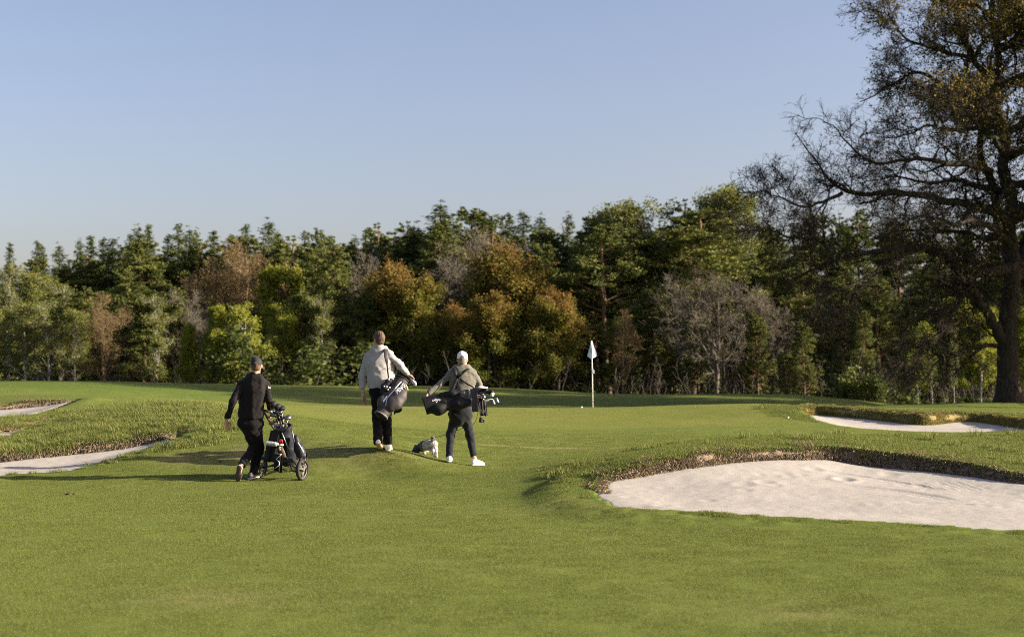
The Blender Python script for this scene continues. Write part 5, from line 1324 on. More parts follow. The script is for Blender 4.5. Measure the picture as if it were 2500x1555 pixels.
def project(name, uv, F, at, U, W, dirn, target_mesh, target_loc, mat, parent, origin, lift=.003):
    """print laid on a curved surface: every point is dropped along dirn on to the target"""
    bv = BVHTree.FromPolygons([Vector(v.co) + Vector(target_loc) for v in target_mesh.vertices], [tuple(p.vertices) for p in target_mesh.polygons])
    U, W, dirn, at = [np.asarray(q, float) for q in (U, W, dirn, at)]; out = []
    for u, v in uv:
        p = at + U * u + W * v - dirn * .3
        h = bv.ray_cast(Vector(p), Vector(dirn), .8)
        q = np.array(h[0]) + np.array(h[1]) * 0 - dirn * lift if h[0] is not None else at + U * u + W * v
        out.append(q)
    me = bpy.data.meshes.new(name); me.from_pydata([tuple(q - np.asarray(origin)) for q in out], [], F); me.materials.append(mat); me.update()
    return add_obj(name, me, parent)

def golf_club(kind, grip, headp, faceu, label, group, mat_head=None, cover=None):
    """shaft from grip end to head; iron blade, wood bulb or knitted cover"""
    grip = np.asarray(grip, float); headp = np.asarray(headp, float); d = unit(headp - grip); u = unit(np.asarray(faceu, float) - d * (np.asarray(faceu, float) @ d)); w = np.cross(d, u)
    r = empty("golf_club", grip); tag(r, label, "golf club", group)
    m = MB(); m.tube([grip + d * .26, headp], [.0055, .0045], 6); m.obj("shaft", M_STEEL, r, grip)
    m = MB(); m.tube([grip, grip + d * .27], [.013, .010], 8); m.obj("grip", M_GRIP, r, grip)
    m = MB()
    if kind == 'iron':
        pr = np.array([(-.008, -.03), (.010, -.035), (.072, -.018), (.082, .008), (.060, .030), (.0, .012), (-.012, .004)])   # along u, along d
        k = len(pr); t0, t1 = .010, .004
        A_ = headp + pr[:, :1] * u - pr[:, 1:] * d * -1 + w * t0; B_ = headp + pr[:, :1] * u + pr[:, 1:] * d - w * t1
        V = np.concatenate([A_, B_, [A_.mean(0)], [B_.mean(0)]]); i = np.arange(k); i2 = (i + 1) % k
        m.add(V, np.concatenate([np.stack([i, i2, i2 + k], 1), np.stack([i, i2 + k, i + k], 1), np.stack([i2, i, np.full(k, 2 * k)], 1), np.stack([i + k, i2 + k, np.full(k, 2 * k + 1)], 1)]))
        m.tube([headp - d * .05, headp + d * .012], .0075, 8)
        m.obj("head", mat_head or M_STEEL, r, grip, smooth=False)
    elif kind == 'wood':
        m.ball(headp + u * .045 + d * .005, (.058, .048, .032), 14, 9, np.stack([u, w, d]).T); m.tube([headp - d * .06, headp], .0075, 8)
        m.obj("head", mat_head or M_GRIP, r, grip)
    elif kind == 'putter':
        m.box(headp + u * .03 + d * .012, (.105, .03, .028), np.stack([u, w, d]).T); m.tube([headp - d * .03, headp + d * .01], .0075, 8)
        m.obj("head", mat_head or M_STEEL, r, grip)
    else:
        f = Field(np.minimum(headp - d * .24, headp + d * .1 + u * .1) - .08, np.maximum(headp - d * .24, headp + d * .1 + u * .1) + .08, .006)
        f.chain([headp - d * .2, headp - d * .05, headp + u * .012 + d * .0], [.022, .025, .036], .02); f.ell(headp + u * .026 + d * .005, (.055, .045, .038), np.stack([u, w, d]), .03)
        f.wrinkle(.003, 60, 4)
        h = f.obj("head_cover", mat_head or M_BAGB, r, grip)
        if cover is not None:
            g = Field(headp - .16, headp + .2, .006)
            g.ell(headp + u * .026 + d * .005, (.058, .048, .041), np.stack([u, w, d]), .01); g.plane(headp + u * .03, -u); g.obj("cover_tip", cover, h, grip)
    return r
print("sdf", round(time.time() - T0, 1))
# ================================================================== THE MAN WITH THE TROLLEY
D1 = 21.2
j1 = dict(head=(626, 892, .0), neck=(623, 916, .0), hip=(612, 1030, .02), shL=(590, 939, -.02), shR=(650, 938, .03), elL=(569, 980, -.10), elR=(655, 974, -.04), wrL=(553, 1025, .02), wrR=(661, 1002, .16),
          hipL=(597, 1032, 0), hipR=(628, 1032, .04), knL=(621, 1090, .16), knR=(632, 1098, .16), anL=(590, 1135, -.15), anR=(616, 1157, .06), heL=(586, 1137, -.20), toL=(580, 1177, -.15), heR=(611, 1171, .02), toR=(632, 1169, .22))
t1 = [(620, 936, 0, .175, .11), (617, 955, 0, .200, .135), (613, 985, 0, .192, .135), (612, 1008, .01, .195, .135), (612, 1026, .01, .198, .14)]
b1, P1, o1, R1, _, fw1 = person(D1, j1, M_JACKET, M_TROUSER, "man in black jacket and black cap pushing a golf trolley", yaw=.30, hyaw=-.12, torso=t1, hem=(612, 1021),
    hands=dict(L=((-.02, .05, -1), (.6, .6, 0), (.5, .8, 0), .55), R=((.1, .35, -.9), (-1, .2, -.3), (.2, .8, .5), 1.0)), seed=3, legr=(.098, .074, .060), trouser_end=-.005, fup=dict(L=(.1, 1, .15)))
cap(b1, P1['head'], R1, o1, M_CAPB)
hair(b1, P1['head'], R1, o1, M_HAIR, .003, .004)
shoe(b1, P1['heL'] + np.array((0, -.05, .01)), P1['toL'] + np.array((0, -.03, 0.0)), (0.10, 1, .15), o1, M_SHOEG, M_SOLEB)
gz = float(ground_z(P1['heR'][0], P1['heR'][1])) + .004
q1 = P1['heR'].copy(); q1[2] = gz; q2 = P1['toR'].copy(); q2[2] = float(ground_z(q2[0], q2[1])) + .004; q1 = q1 - unit(q2 - q1) * .045; q2 = q1 + unit(q2 - q1) * .295
shoe(b1, q1, q2, UP, o1, M_SHOEG, M_SOLEW)
# white sole edge of the raised shoe and the small leaping-cat mark on the sleeve
def patch(name, pts_px, D, mat, parent, origin, target):
    uv = [(p[0], p[1]) for p in pts_px]
    c = np.mean([PX(x, y, D) for x, y in uv], 0)
    V = [(PX(x, y, D)[0] - c[0], PX(x, y, D)[2] - c[2]) for x, y in uv]
    return project(name, V, [tuple(range(len(V)))], c, (1, 0, 0), (0, 0, 1), (0, 1, 0), target.data, origin, mat, parent, origin)
jk1 = [o for o in b1.children if o.name.startswith("jacket")][0]
cat = [(655.2, 942.5), (656.6, 943.2), (658.4, 944.8), (660.2, 945.2), (661.2, 944.4), (661.0, 946.2), (660.4, 948.8), (659.4, 947.2), (657.6, 946.6), (656.2, 947.6), (656.6, 945.4)]
patch("sleeve_logo", cat, D1, M_TRIM, jk1, o1, jk1)
m = MB(); w = P1['wrR']; d = unit(P1['wrR'] - P1['elR'])
m.tube([w - d * .030, w - d * .005], .044, 14); m.obj("cuff", M_WHITE, b1, o1)

# ================================================================== THE MAN IN THE PALE SWEATER
D2 = 22.55
j2 = dict(head=(925, 829, 0), neck=(926, 852, 0), hip=(930, 957, 0), shL=(899, 869, .02), shR=(950, 866, -.02), elL=(884, 917, .04), elR=(978, 893, -.02), wrL=(886, 966, -.02), wrR=(996, 914, .06),
          hipL=(917, 957, 0), hipR=(943, 957, 0), knL=(922, 1022, .12), knR=(944, 1020, .10), anL=(923, 1081, -.10), anR=(947, 1082, .10), heL=(922, 1083, -.13), toL=(930, 1107, .06), heR=(947, 1099, .06), toR=(953, 1099, .30))
t2 = [(926, 864, 0, .165, .10), (926, 885, 0, .205, .13), (929, 912, 0, .200, .135), (930, 930, 0, .204, .14), (930, 952, 0, .208, .145)]
b2, P2_, o2, R2, _, fw2 = person(D2, j2, M_BEIGE, M_TROUSER, "man in pale sweater and white trainers with bag on one shoulder", yaw=-.08, hyaw=-.62, torso=t2, hem=(930, 947),
    hands=dict(L=((.06, .0, -1), (.9, -.3, 0), (.3, .9, 0), .5), R=((.75, .45, -.45), (-.2, -.3, -.9), (-.2, .9, -.2), .7)), seed=8, legr=(.098, .080, .074), armr=(.066, .055, .046), trouser_end=-.015, fup=dict(L=(0, .5, 1)))
hair(b2, P2_['head'], R2, o2, M_HAIR, .008, .012)
h2 = P2_['head']; m = MB(); r_, f_, u_ = R2
for q in (-1, 1):
    c = h2 + f_ * .107 + u_ * .004 + r_ * q * .034
    m.tube([c + r_ * .024 * math.cos(a) + u_ * .019 * math.sin(a) for a in np.linspace(0, 2 * math.pi, 14)], .0028, 5, False)
    m.tube([c + r_ * q * .024, c + r_ * q * .045 - f_ * .03, h2 + r_ * q * .086 + u_ * .008], .0026, 5)
m.tube([h2 + f_ * .112 - r_ * .010 + u_ * .008, h2 + f_ * .112 + r_ * .010 + u_ * .008], .0025, 5); m.obj("glasses", M_GRIP, b2, o2)
g_ = lambda p: np.array((p[0], p[1], float(ground_z(p[0], p[1])) + .004))
toe = g_(P2_['toL']); heel = toe - unit(np.array((P2_['toL'] - P2_['heL'])) * np.array((1, 1, 0)) + UP * (-.34)) * .28 * 1.0
heel = toe + np.array((-.03, -.255, .12))
shoe(b2, heel, toe, (0, .45, 1), o2, M_SHOEW, simple("stained_sole", (.42, .33, .20), .7))
q1 = g_(P2_['heR']); d_ = unit(g_(P2_['toR']) - q1); q1 = q1 - d_ * .045; q2 = q1 + d_ * .295
shoe(b2, q1, q2, UP, o2, M_SHOEW, M_SOLEW)

# ================================================================== THE MAN WITH THE WHITE CAP
D3 = 22.7
j3 = dict(head=(1129, 877, 0), neck=(1129, 897, 0), hip=(1124, 1012, 0), shL=(1102, 911, 0), shR=(1156, 912, 0), elL=(1074, 938, -.06), elR=(1171, 940, .04), wrL=(1046, 960, -.16), wrR=(1172, 968, .26),
          hipL=(1110, 1012, 0), hipR=(1139, 1012, 0), knL=(1100, 1062, .06), knR=(1147, 1063, .10), anL=(1097, 1117, -.05), anR=(1157, 1117, .04), heL=(1097, 1133, -.06), toL=(1099, 1131, .22), heR=(1155, 1134, -.02), toR=(1186, 1130, .16))
t3 = [(1129, 908, 0, .165, .10), (1129, 925, 0, .205, .125), (1128, 950, 0, .198, .13), (1126, 975, 0, .190, .13), (1125, 995, 0, .19, .135)]
b3, P3, o3, R3, _, fw3 = person(D3, j3, M_OLIVE, M_NAVYT, "man in olive top and white cap with bag across his back", yaw=0.0, hyaw=.03, torso=t3, hem=(1125, 988),
    hands=dict(L=((-.55, -.1, -.85), (.5, -.2, -.9), (.0, -.9, .3), .45), R=((.05, .9, -.4), (-.9, 0, -.3), (0, .5, .8), 1.1)), seed=15, legr=(.092, .070, .058), armr=(.060, .050, .040), trouser_end=.012)
cap(b3, P3['head'], R3, o3, M_WHITE)
hair(b3, P3['head'], R3, o3, M_HAIRG, .002, .003)
q1 = g_(P3['heL']); d_ = unit(g_(P3['toL']) - q1); q1 = q1 - d_ * .055; q2 = q1 + d_ * .29; q1[2] += .012
shoe(b3, q1, q2, UP, o3, M_SHOEW, M_SOLEW)
q1 = g_(P3['heR']); d_ = unit(g_(P3['toR']) - q1); q1 = q1 - d_ * .045; q2 = q1 + d_ * .29
shoe(b3, q1, q2, UP, o3, M_SHOEW, M_SOLEW)
m = MB(); w = P3['wrL']; d = unit(w - P3['elL']); m.tube([w - d * .022, w + d * .004], .036, 14); m.obj("wristband", M_GRIP, b3, o3)
print("people", round(time.time() - T0, 1))

# ================================================================== TROLLEY
WR = PX(738, 1148.5, 21.14); WL = PX(637, 1146, 21.42)
WR[2] = float(ground_z(WR[0], WR[1])) + .158; WL[2] = float(ground_z(WL[0], WL[1])) + .158
axl = unit(WR - WL); fwd = unit(np.cross(UP, axl)); oc = (WR + WL) / 2; oc[2] = float(ground_z(oc[0], oc[1]))
tr = empty("golf_trolley", oc); tag(tr, "three wheeled push trolley carrying the navy golf bag", "golf trolley")
def wheel(c, ax, r, w, parent):
    up = UP; f = unit(np.cross(up, ax)); up = np.cross(ax, f); n = 40
    prof = [(r - .032, -w * .40), (r - .018, -w * .5), (r - .004, -w * .34), (r, 0), (r - .004, w * .34), (r - .018, w * .5), (r - .032, w * .40)]
    a = np.linspace(0, 2 * np.pi, n, endpoint=False); V = []
    for rr, o in prof: V.append(c + ax * o + rr * (np.cos(a)[:, None] * f + np.sin(a)[:, None] * up))
    V = np.stack(V, 1).reshape(-1, 3); k = len(prof)
    i, j = np.meshgrid(np.arange(n), np.arange(k), indexing='ij'); i = i.ravel(); j = j.ravel()
    F = np.stack([i * k + j, i * k + (j + 1) % k, ((i + 1) % n) * k + (j + 1) % k, ((i + 1) % n) * k + j], 1)
    wh = add_obj("wheel", make_mesh("tyre", V - oc, F, M_RUBBER), parent)
    m = MB(); r1 = r - .033
    m.tube([c + r1 * (math.cos(t) * f + math.sin(t) * up) for t in np.linspace(0, 2 * math.pi, 41)], .012, 8, False)
    for q in range(3):
        t = 2 * math.pi * q / 3 + .6
        for dt in (-.22, .22):
            m.tube([c + ax * .012 + .02 * (math.cos(t) * f + math.sin(t) * up), c + r1 * (math.cos(t + dt) * f + math.sin(t + dt) * up)], [.014, .011], 6)
    m.tube([c - ax * w * .55, c + ax * w * .55], .026, 14)
    m.obj("rim", M_RIM, wh, oc)
    return wh
wheel(WR, axl, .158, .062, tr); wheel(WL, -axl, .158, .062, tr)
fc = oc + fwd * .62; fc[2] = float(ground_z(fc[0], fc[1])) + .12
wheel(fc, axl, .12, .05, tr)
hub = (WR + WL) / 2 + UP * .02
brk = PX(704, 1138, 21.42); hnd = PX(643, 1003, 21.18); mid = PX(683, 1071, 21.22)
m = MB(); m.tube([WL + axl * .03, brk + UP * .03, WR - axl * .03], .012, 8); m.obj("axle", M_DGREY, tr, oc)
m = MB(); m.tube([hnd, mid, PX(701, 1118, 21.36), brk, fc + UP * .02], [.016, .015, .015, .017, .015], 8); m.obj("frame", M_DGREY, tr, oc)
m = MB(); m.tube([hnd - axl * .02 + UP * .01, hnd + UP * .012, PX(664, 1007, 21.36), PX(674, 1010, 21.42)], [.017, .019, .019, .015], 10); m.obj("handle", M_GRIP, tr, oc)
for a, b in (((688, 1056, 21.02), (711, 1114, 21.30)), ((713, 1051, 21.06), (724, 1106, 21.26))):
    m = MB(); m.tube([PX(*a), PX(*b)], .0085, 8); m.obj("brace_tube", simple("tube_paint", (.16, .18, .20), .35, .5, metal=.7), tr, oc)
m = MB(); m.box(PX(700, 1124, 21.3), (.20, .10, .06)); m.tube([PX(705, 1130, 21.2), PX(716, 1150, 21.16), PX(722, 1151, 21.14)], .013, 8); m.tube([PX(712, 1120, 21.2), PX(724, 1136, 21.12), PX(733, 1146, 21.12)], .010, 8); m.tube([PX(694, 1124, 21.3), PX(665, 1135, 21.38), PX(642, 1143, 21.40)], .013, 8)
m.obj("lower_bracket", M_DGREY, tr, oc)
m = MB(); m.tube([PX(688, 1054, 21.02), PX(697, 1051, 20.98), PX(706, 1044, 21.0), PX(714, 1039, 21.1)], .017, 8, flat=((0, 0, 1), .8)); m.obj("bag_strap", M_GRIP, tr, oc)
m = MB(); m.box(PX(685, 1086, 21.02), (.085, .06, .022)); m.obj("tray", M_CREAM, tr, oc)
m = MB()
for q in range(5): m.tube([PX(681 + q * 2.2, 1081 - (q % 2) * 3, 21.02), PX(682.5 + q * 1.6, 1075 - (q % 3), 21.0)], .006, 6); m.ball(PX(682.5 + q * 1.6, 1075 - (q % 3), 21.0), .009, 8, 6)
ob = m.obj("tee_bundle", M_RED, None, PX(685, 1080, 21.02), loc=PX(685, 1080, 21.02)); tag(ob, "small bundle of red tees on the trolley tray", "tees")

# bag on the trolley
top = PX(690, 1043, 21.26); bot = PX(706, 1130, 21.52); ax1 = unit(top - bot); sd1 = unit(np.cross(ax1, (0, 1, 0)))
fr1 = unit(np.cross(sd1, ax1))
bo = bot.copy()
bagr = empty("golf_bag", bo); tag(bagr, "navy black cart bag strapped upright on the push trolley", "golf bag")
f = Field(np.minimum(top, bot) - .26, np.maximum(top, bot) + .26, .009)
f.chain([bot, bot + (top - bot) * .4, top - ax1 * .02], [.115, .13, .128], .03, (fr1, 1.05)); f.plane(top, ax1); f.plane(bot - ax1 * .01, -ax1); f.wrinkle(.007, 22, 4)
body1 = f.obj("bag_body", M_BAGN, bagr, bo)
f = Field(np.minimum(top, bot) - .3, np.maximum(top, bot) + .3, .009)
f.chain([PX(722, 1068, 21.2), PX(731, 1096, 21.2), PX(737, 1112, 21.2)], [.04, .075, .085], .03, ((0, 1, 0), 1.0)); f.plane(PX(738, 1117, 21.2), np.array((-.1, 0, -1))); f.wrinkle(.008, 24, 7)
f.obj("side_pocket", M_BAGN, bagr, bo)
f = Field(np.minimum(top, bot) - .3, np.maximum(top, bot) + .3, .009)
f.chain([PX(672, 1060, 21.2), PX(664, 1090, 21.2), PX(658, 1115, 21.2)], [.05, .085, .08], .03, ((0, 1, 0), 1.1)); f.wrinkle(.009, 22, 9)
f.obj("side_pocket", M_BAGN, bagr, bo)
m = MB(); m.tube([PX(727, 1080, 21.1), PX(731, 1086, 21.09), PX(736, 1094, 21.09), PX(741, 1103, 21.10)], .008, 6); m.obj("piping", M_TRIM, bagr, bo)
m = MB(); t = np.linspace(0, 2 * math.pi, 25); m.tube([top + .128 * (math.cos(a) * sd1 + .95 * math.sin(a) * fr1) for a in t], .018, 8, False); m.obj("bag_rim", M_BAGB, bagr, bo)
m = MB(); m.tube([PX(684, 1092, 21.0), PX(689, 1104, 21.02), PX(694, 1117, 21.05)], [.036, .040, .034], 8, flat=((0, 1, 0), .3)); m.obj("tag_band", simple("brown_tag", (.11, .075, .055), .7, var=.4, vscale=60), bagr, bo)
m = MB(); m.ball(PX(683, 1094, 21.0), (.018, .010, .032), 10, 8); m.obj("luggage_tag", M_CREAM, bagr, bo)
# things hung on it
f = Field(PX(676, 1083, 21.0) - .16, PX(676, 1083, 21.0) + .16, .006)
f.chain([PX(652, 1082, 20.98), PX(672, 1084, 20.96)], [.034, .034], .01); f.chain([PX(672, 1084, 20.96), PX(678, 1084, 20.96)], [.022, .017], .01)
def checked(name):
    m, nt, out = new_mat(name); tc = N(nt, "ShaderNodeTexCoord")
    br = N(nt, "ShaderNodeTexBrick", ins={'Color1': (.42, .44, .48, 1), 'Color2': (.50, .51, .53, 1), 'Mortar': (.05, .06, .08, 1), 'Scale': 24., 'Mortar Size': .05, 'Brick Width': .5, 'Row Height': .5}); br.offset = 0
    mp = N(nt, "ShaderNodeMapping"); mp.inputs['Rotation'].default_value = (rad(90), 0, 0); nt.links.new(tc.outputs['Object'], mp.inputs[0]); nt.links.new(mp.outputs[0], br.inputs[0])
    b = N(nt, "ShaderNodeBsdfPrincipled", ins={'Roughness': .5}); nt.links.new(br.outputs[0], b.inputs['Base Color']); nt.links.new(b.outputs[0], out.inputs[0]); return m
ob = f.obj("drink_bottle", checked("checked_wrap"), None, PX(664, 1083, 20.97)); ob.location = PX(664, 1083, 20.97); tag(ob, "pale checked drink bottle lying in the trolley holder", "bottle")
cloth("rain_jacket", PX(661, 1050, 21.08), PX(684, 1052, 21.02), PX(657, 1128, 21.12) - PX(672, 1052, 21.05), (0, -1, 0), M_BLACK, "black rain jacket draped over the left side of the trolley bag", "jacket", 3, pinch=1.25)
tw, Pt = cloth("towel", PX(668, 1108, 20.98), PX(690, 1104, 20.94), PX(679, 1146, 20.96) - PX(679, 1106, 20.96), (0, -1, 0), M_BAGB, "black towel with white zigzag lines hanging from the trolley bag", "towel", 5, corner=(True, (-.01, 0, -.06)))
z = [(.35, .05), (.95, .12), (.35, .35), (.75, .52), (.7, .66), (.05, .95)]
ii = [(int(a * 13), int(b * 13)) for a, b in z]
m = MB(); m.tube([Pt[a, b] - np.array((0, .014, 0)) for a, b in ii], .0055, 6); m.obj("zigzag_line", M_TRIM, tw, np.array(tw.location))
# clubs standing in it
rc = np.random.default_rng(12)
cl = [('cover', (664, 982), (1, .1, .2), "black headcover with grey band, leftmost at the trolley man's hand"), ('cover', (674, 988), (1, .1, .2), "black headcover with grey band, middle of three on the trolley"), ('cover', (684, 992), (1, .1, .2), "black headcover with grey band, rightmost of three on the trolley")]
for q, (k, (x, y), fu, lab) in enumerate(cl):
    dy = 21.12 + .03 * q
    g0 = bot + ax1 * .1 + sd1 * (-.05 + .04 * q)
    c = golf_club('cover', g0, PX(x, y + 6, dy), np.array((.55, 0, .8)), lab, "clubs in the trolley bag", M_BAGB)
    hp = PX(x, y + 6, dy); d = unit(hp - g0)
    m = MB()
    for e in (.075, .10): m.tube([hp - d * e, hp - d * (e - .012)], .030, 12)
    m.obj("cover_band", simple("silver_band", (.45, .46, .50), .4, .5), c, g0)
irons = [(672, 1012), (680, 1010), (686, 1006), (690, 1014), (683, 1018), (676, 1024), (668, 1030), (690, 1026), (697, 1022), (701, 1030)]
for q, (x, y) in enumerate(irons):
    g0 = bot + ax1 * .12 + sd1 * rc.uniform(-.07, .07) + fr1 * rc.uniform(-.06, .06)
    golf_club('iron' if q not in (4, 8) else 'wood', g0, PX(x, y, 21.16 + rc.uniform(-.06, .1)), np.array((rc.uniform(-1, 1), rc.uniform(-.6, .6), .25)), "steel headed club in the crowded cluster of the trolley bag", "club heads crowded in the trolley bag", [M_STEEL, M_DGREY, M_STEEL][q % 3])

# ================================================================== BAG OF THE MAN IN THE PALE SWEATER
bt = PX(930, 1016, 22.12); tp = PX(982, 928, 22.40); ax2 = unit(tp - bt); sd2 = unit(np.cross(ax2, (0, 1, 0))); fr2 = unit(np.cross(sd2, ax2)); fr2 = fr2 if fr2[1] < 0 else -fr2
bg2 = empty("golf_bag", bt); tag(bg2, "charcoal carry bag with white stripe slung from the pale sweater", "golf bag")
lo = np.minimum(bt, tp) - .34; hi = np.maximum(bt, tp) + .3
f = Field(lo, hi, .008)
f.chain([bt + ax2 * .03, bt + (tp - bt) * .5, tp], [.108, .118, .122], .03); f.plane(tp + ax2 * .01, ax2); f.plane(bt + ax2 * .0, -ax2); f.wrinkle(.006, 22, 21)
bb2 = f.obj("bag_body", M_BAGC, bg2, bt)
f = Field(lo, hi, .008)
f.chain([PX(984, 946, 22.26), PX(975, 966, 22.2), PX(963, 983, 22.14), PX(955, 990, 22.12)], [.07, .115, .12, .10], .04, (fr2, 1.5)); f.wrinkle(.010, 20, 23)
pk2 = f.obj("side_pocket", M_BAGC, bg2, bt)
f = Field(lo, hi, .008)
f.chain([PX(943, 964, 22.24), PX(936, 980, 22.18), PX(932, 990, 22.14)], [.055, .085, .075], .04, (fr2, 1.3)); f.wrinkle(.006, 22, 24)
f.obj("side_pocket", M_BAGC, bg2, bt)
f = Field(lo, hi, .008)
f.chain([PX(950, 930, 22.30), PX(940, 945, 22.28), PX(935, 958, 22.27)], [.05, .062, .05], .03, (fr2, 1.6)); f.wrinkle(.006, 24, 26)
f.obj("hip_pad", M_BAGB, bg2, bt)
m = MB(); t = np.linspace(0, 2 * math.pi, 33)
m.tube([bt + ax2 * .002, bt - ax2 * .012], [.112, .100], 24); m.obj("bag_base", M_BAGB, bg2, bt)
m = MB(); m.tube([bt + ax2 * .012 + .111 * (math.cos(a) * sd2 + math.sin(a) * fr2) for a in t], .006, 6, False); m.obj("base_rim", M_GREYTRIM, bg2, bt)
m = MB(); m.tube([tp + .122 * (math.cos(a) * sd2 + math.sin(a) * fr2) for a in t], .014, 8, False); m.obj("bag_rim", M_BAGB, bg2, bt)
m = MB(); m.tube([tp + ax2 * .002, tp - ax2 * .02], [.112, .112], 24); m.obj("bag_mouth", simple("dark_red_lining", (.10, .015, .02), .8), bg2, bt)
me_all = MB()
for ob in (bb2, pk2):
    pass
def merged(objs, loc):
    V, F, o = [], [], 0
    for ob in objs:
        for v in ob.data.vertices: V.append(Vector(v.co) + Vector(loc))
        for p in ob.data.polygons: F.append(tuple(i + o for i in p.vertices))
        o = len(V)
    return BVHTree.FromPolygons(V, F)
def lay(name, uv, F, at, U, W, bv, mat, parent, origin, lift=.003, dirn=np.array((0, 1., 0))):
    at, U, W = [np.asarray(q, float) for q in (at, U, W)]; out = []
    for u, v in uv:
        p = at + U * u + W * v - dirn * .4; h = bv.ray_cast(Vector(p), Vector(dirn), 1.0)
        out.append((np.array(h[0]) if h[0] is not None else at + U * u + W * v) - dirn * lift - np.asarray(origin))
    me = bpy.data.meshes.new(name); me.from_pydata([tuple(q) for q in out], [], [tuple(f) for f in F]); me.materials.append(mat); me.update()
    return add_obj(name, me, parent)
def stripe(pts, w, n=10):
    """a band along a pixel polyline as local (x, z) quads"""
    P = catmull([np.array((x, y, 0.)) for x, y in pts], 1.5)[:, :2]; t = np.gradient(P, axis=0); t /= np.linalg.norm(t, axis=1)[:, None]; nn = np.stack([-t[:, 1], t[:, 0]], 1)
    ww = np.interp(np.linspace(0, 1, len(P)), np.linspace(0, 1, len(w)), w)[:, None] / 2
    V = np.concatenate([P + nn * ww, P - nn * ww]); k = len(P); F = [(i, i + 1, k + i + 1, k + i) for i in range(k - 1)]
    return V, F
bv2 = merged((bb2, pk2), bt); DB = 22.2
def pxuv(V, D, c): return [((x - c[0]) * D / FPX, -(y - c[1]) * D / FPX) for x, y in V]
for pts, w in (([(980, 931), (970, 943), (961, 954), (951, 965), (946, 975), (943.5, 991)], [1.0, 1.6, 2.4, 2.2, 1.8, 1.6]), ([(978, 932), (968, 943), (964, 948)], [.7, .8, .7])):
    V, F = stripe(pts, w); lay("white_stripe", pxuv(V, DB, (960, 960)), F, PX(960, 960, DB), (1, 0, 0), (0, 0, 1), bv2, M_TRIM, bg2, bt)
V = [(943.5, 965.5), (946.5, 965), (947, 970), (938, 982), (936.5, 978)]
lay("white_patch", pxuv(V, DB, (940, 972)), [(0, 1, 2, 3, 4)], PX(940, 972, DB), (1, 0, 0), (0, 0, 1), merged((bb2, pk2) + tuple(o for o in bg2.children if o.name.startswith("side_pocket")), bt), M_TRIM, bg2, bt)
tv, tf = text_mesh("PING", .072, .12, .0028, 1.0)
a45 = math.atan2(16.5, 16.5); s_ = 1.12
lay("brand_lettering", tv * s_, tf, PX(978, 948.5, DB), (math.cos(a45), 0, math.sin(a45)), (-math.sin(a45), 0, math.cos(a45)), bv2, M_TRIM, bg2, bt, .007)
m = MB(); m.tube([PX(989, 938, 22.2), PX(993, 945, 22.2), PX(995, 953, 22.2)], [.008, .016, .014], 8, flat=((0, 1, 0), .4)); m.obj("bag_tag", M_LIMEP, bg2, bt)
# strap: padded over the shoulder, webbing down to the buckle
sh = P2_['shR']
m = MB(); m.tube([PX(941, 872, 22.74), PX(941.5, 857, 22.66), PX(942, 851.5, 22.54), PX(942.5, 856, 22.42), PX(943, 872, 22.37), PX(944.5, 887, 22.36)], [.024, .032, .037, .038, .036, .018], 10, flat=((0, 1, 0), .32)); m.obj("shoulder_pad", M_BAGC, bg2, bt)
m = MB(); m.tube([PX(944.5, 886, 22.36), PX(946.5, 905, 22.34), PX(949, 925, 22.30), PX(949.5, 940, 22.28)], .012, 8, flat=((0, 1, 0), .35)); m.tube([PX(949, 926, 22.30), PX(962, 923, 22.30), PX(975, 918, 22.33)], .012, 8, flat=((0, 0, 1), .35)); m.tube([PX(940, 872, 22.74), PX(945, 905, 22.70), PX(958, 920, 22.5)], .012, 8, flat=((0, 1, 0), .35))
m.tube([PX(946, 903, 22.37), PX(953, 897, 22.38), PX(958, 893, 22.42)], .004, 6); m.tube([PX(949, 941, 22.3), PX(957, 938, 22.28), PX(964, 929, 22.3)], .004, 6)
m.obj("webbing", M_BAGB, bg2, bt)
m = MB(); m.box(PX(949, 925.5, 22.275), (.034, .012, .030)); m.obj("buckle", M_TRIM, bg2, bt)
for q, (x, y, s2) in enumerate(((944, 944, .5), (951, 946, .7), (947, 951, .4), (938, 943, .4))):
    m = MB(); m.box(PX(x, y, 22.19), (.03 * s2 + .006, .006, .022), np.array(Matrix.Rotation(.5 * q, 3, 'Y'))); m.obj("clip", M_TRIM, bg2, bt)
for q, (k, hx, hy, dd, fu, lab, mh) in enumerate((('cover', 996, 926, 22.44, (.6, -.4, -.5), "black headcover under the pale sweater man's hand", M_BAGB), ('cover', 999, 933, 22.38, (.3, -.5, -.8), "lower black headcover in the charcoal carry bag", M_BAGB), ('wood', 1004, 931, 22.42, (.7, -.3, -.3), "pale topped wood head poking from the charcoal bag", simple("pale_crown", (.42, .50, .52), .25, .6)),
        ('iron', 1007, 934, 22.46, (.6, -.2, -1), "iron head reaching farthest out of the charcoal bag", M_STEEL), ('iron', 992, 931, 22.36, (.2, -.6, -1), "iron tucked low at the charcoal bag mouth", M_STEEL))):
    golf_club(k, bt + ax2 * .1 + sd2 * (.03 * q - .06), PX(hx, hy, dd), fu, lab, "clubs in the charcoal carry bag", mh)
cloth("towel", PX(961, 968, 22.36), PX(980, 962, 22.4), PX(972, 1008, 22.38) - PX(971, 965, 22.38), (0, -1, 0), M_BLACK, "black towel hanging behind the charcoal carry bag", "towel", 8)

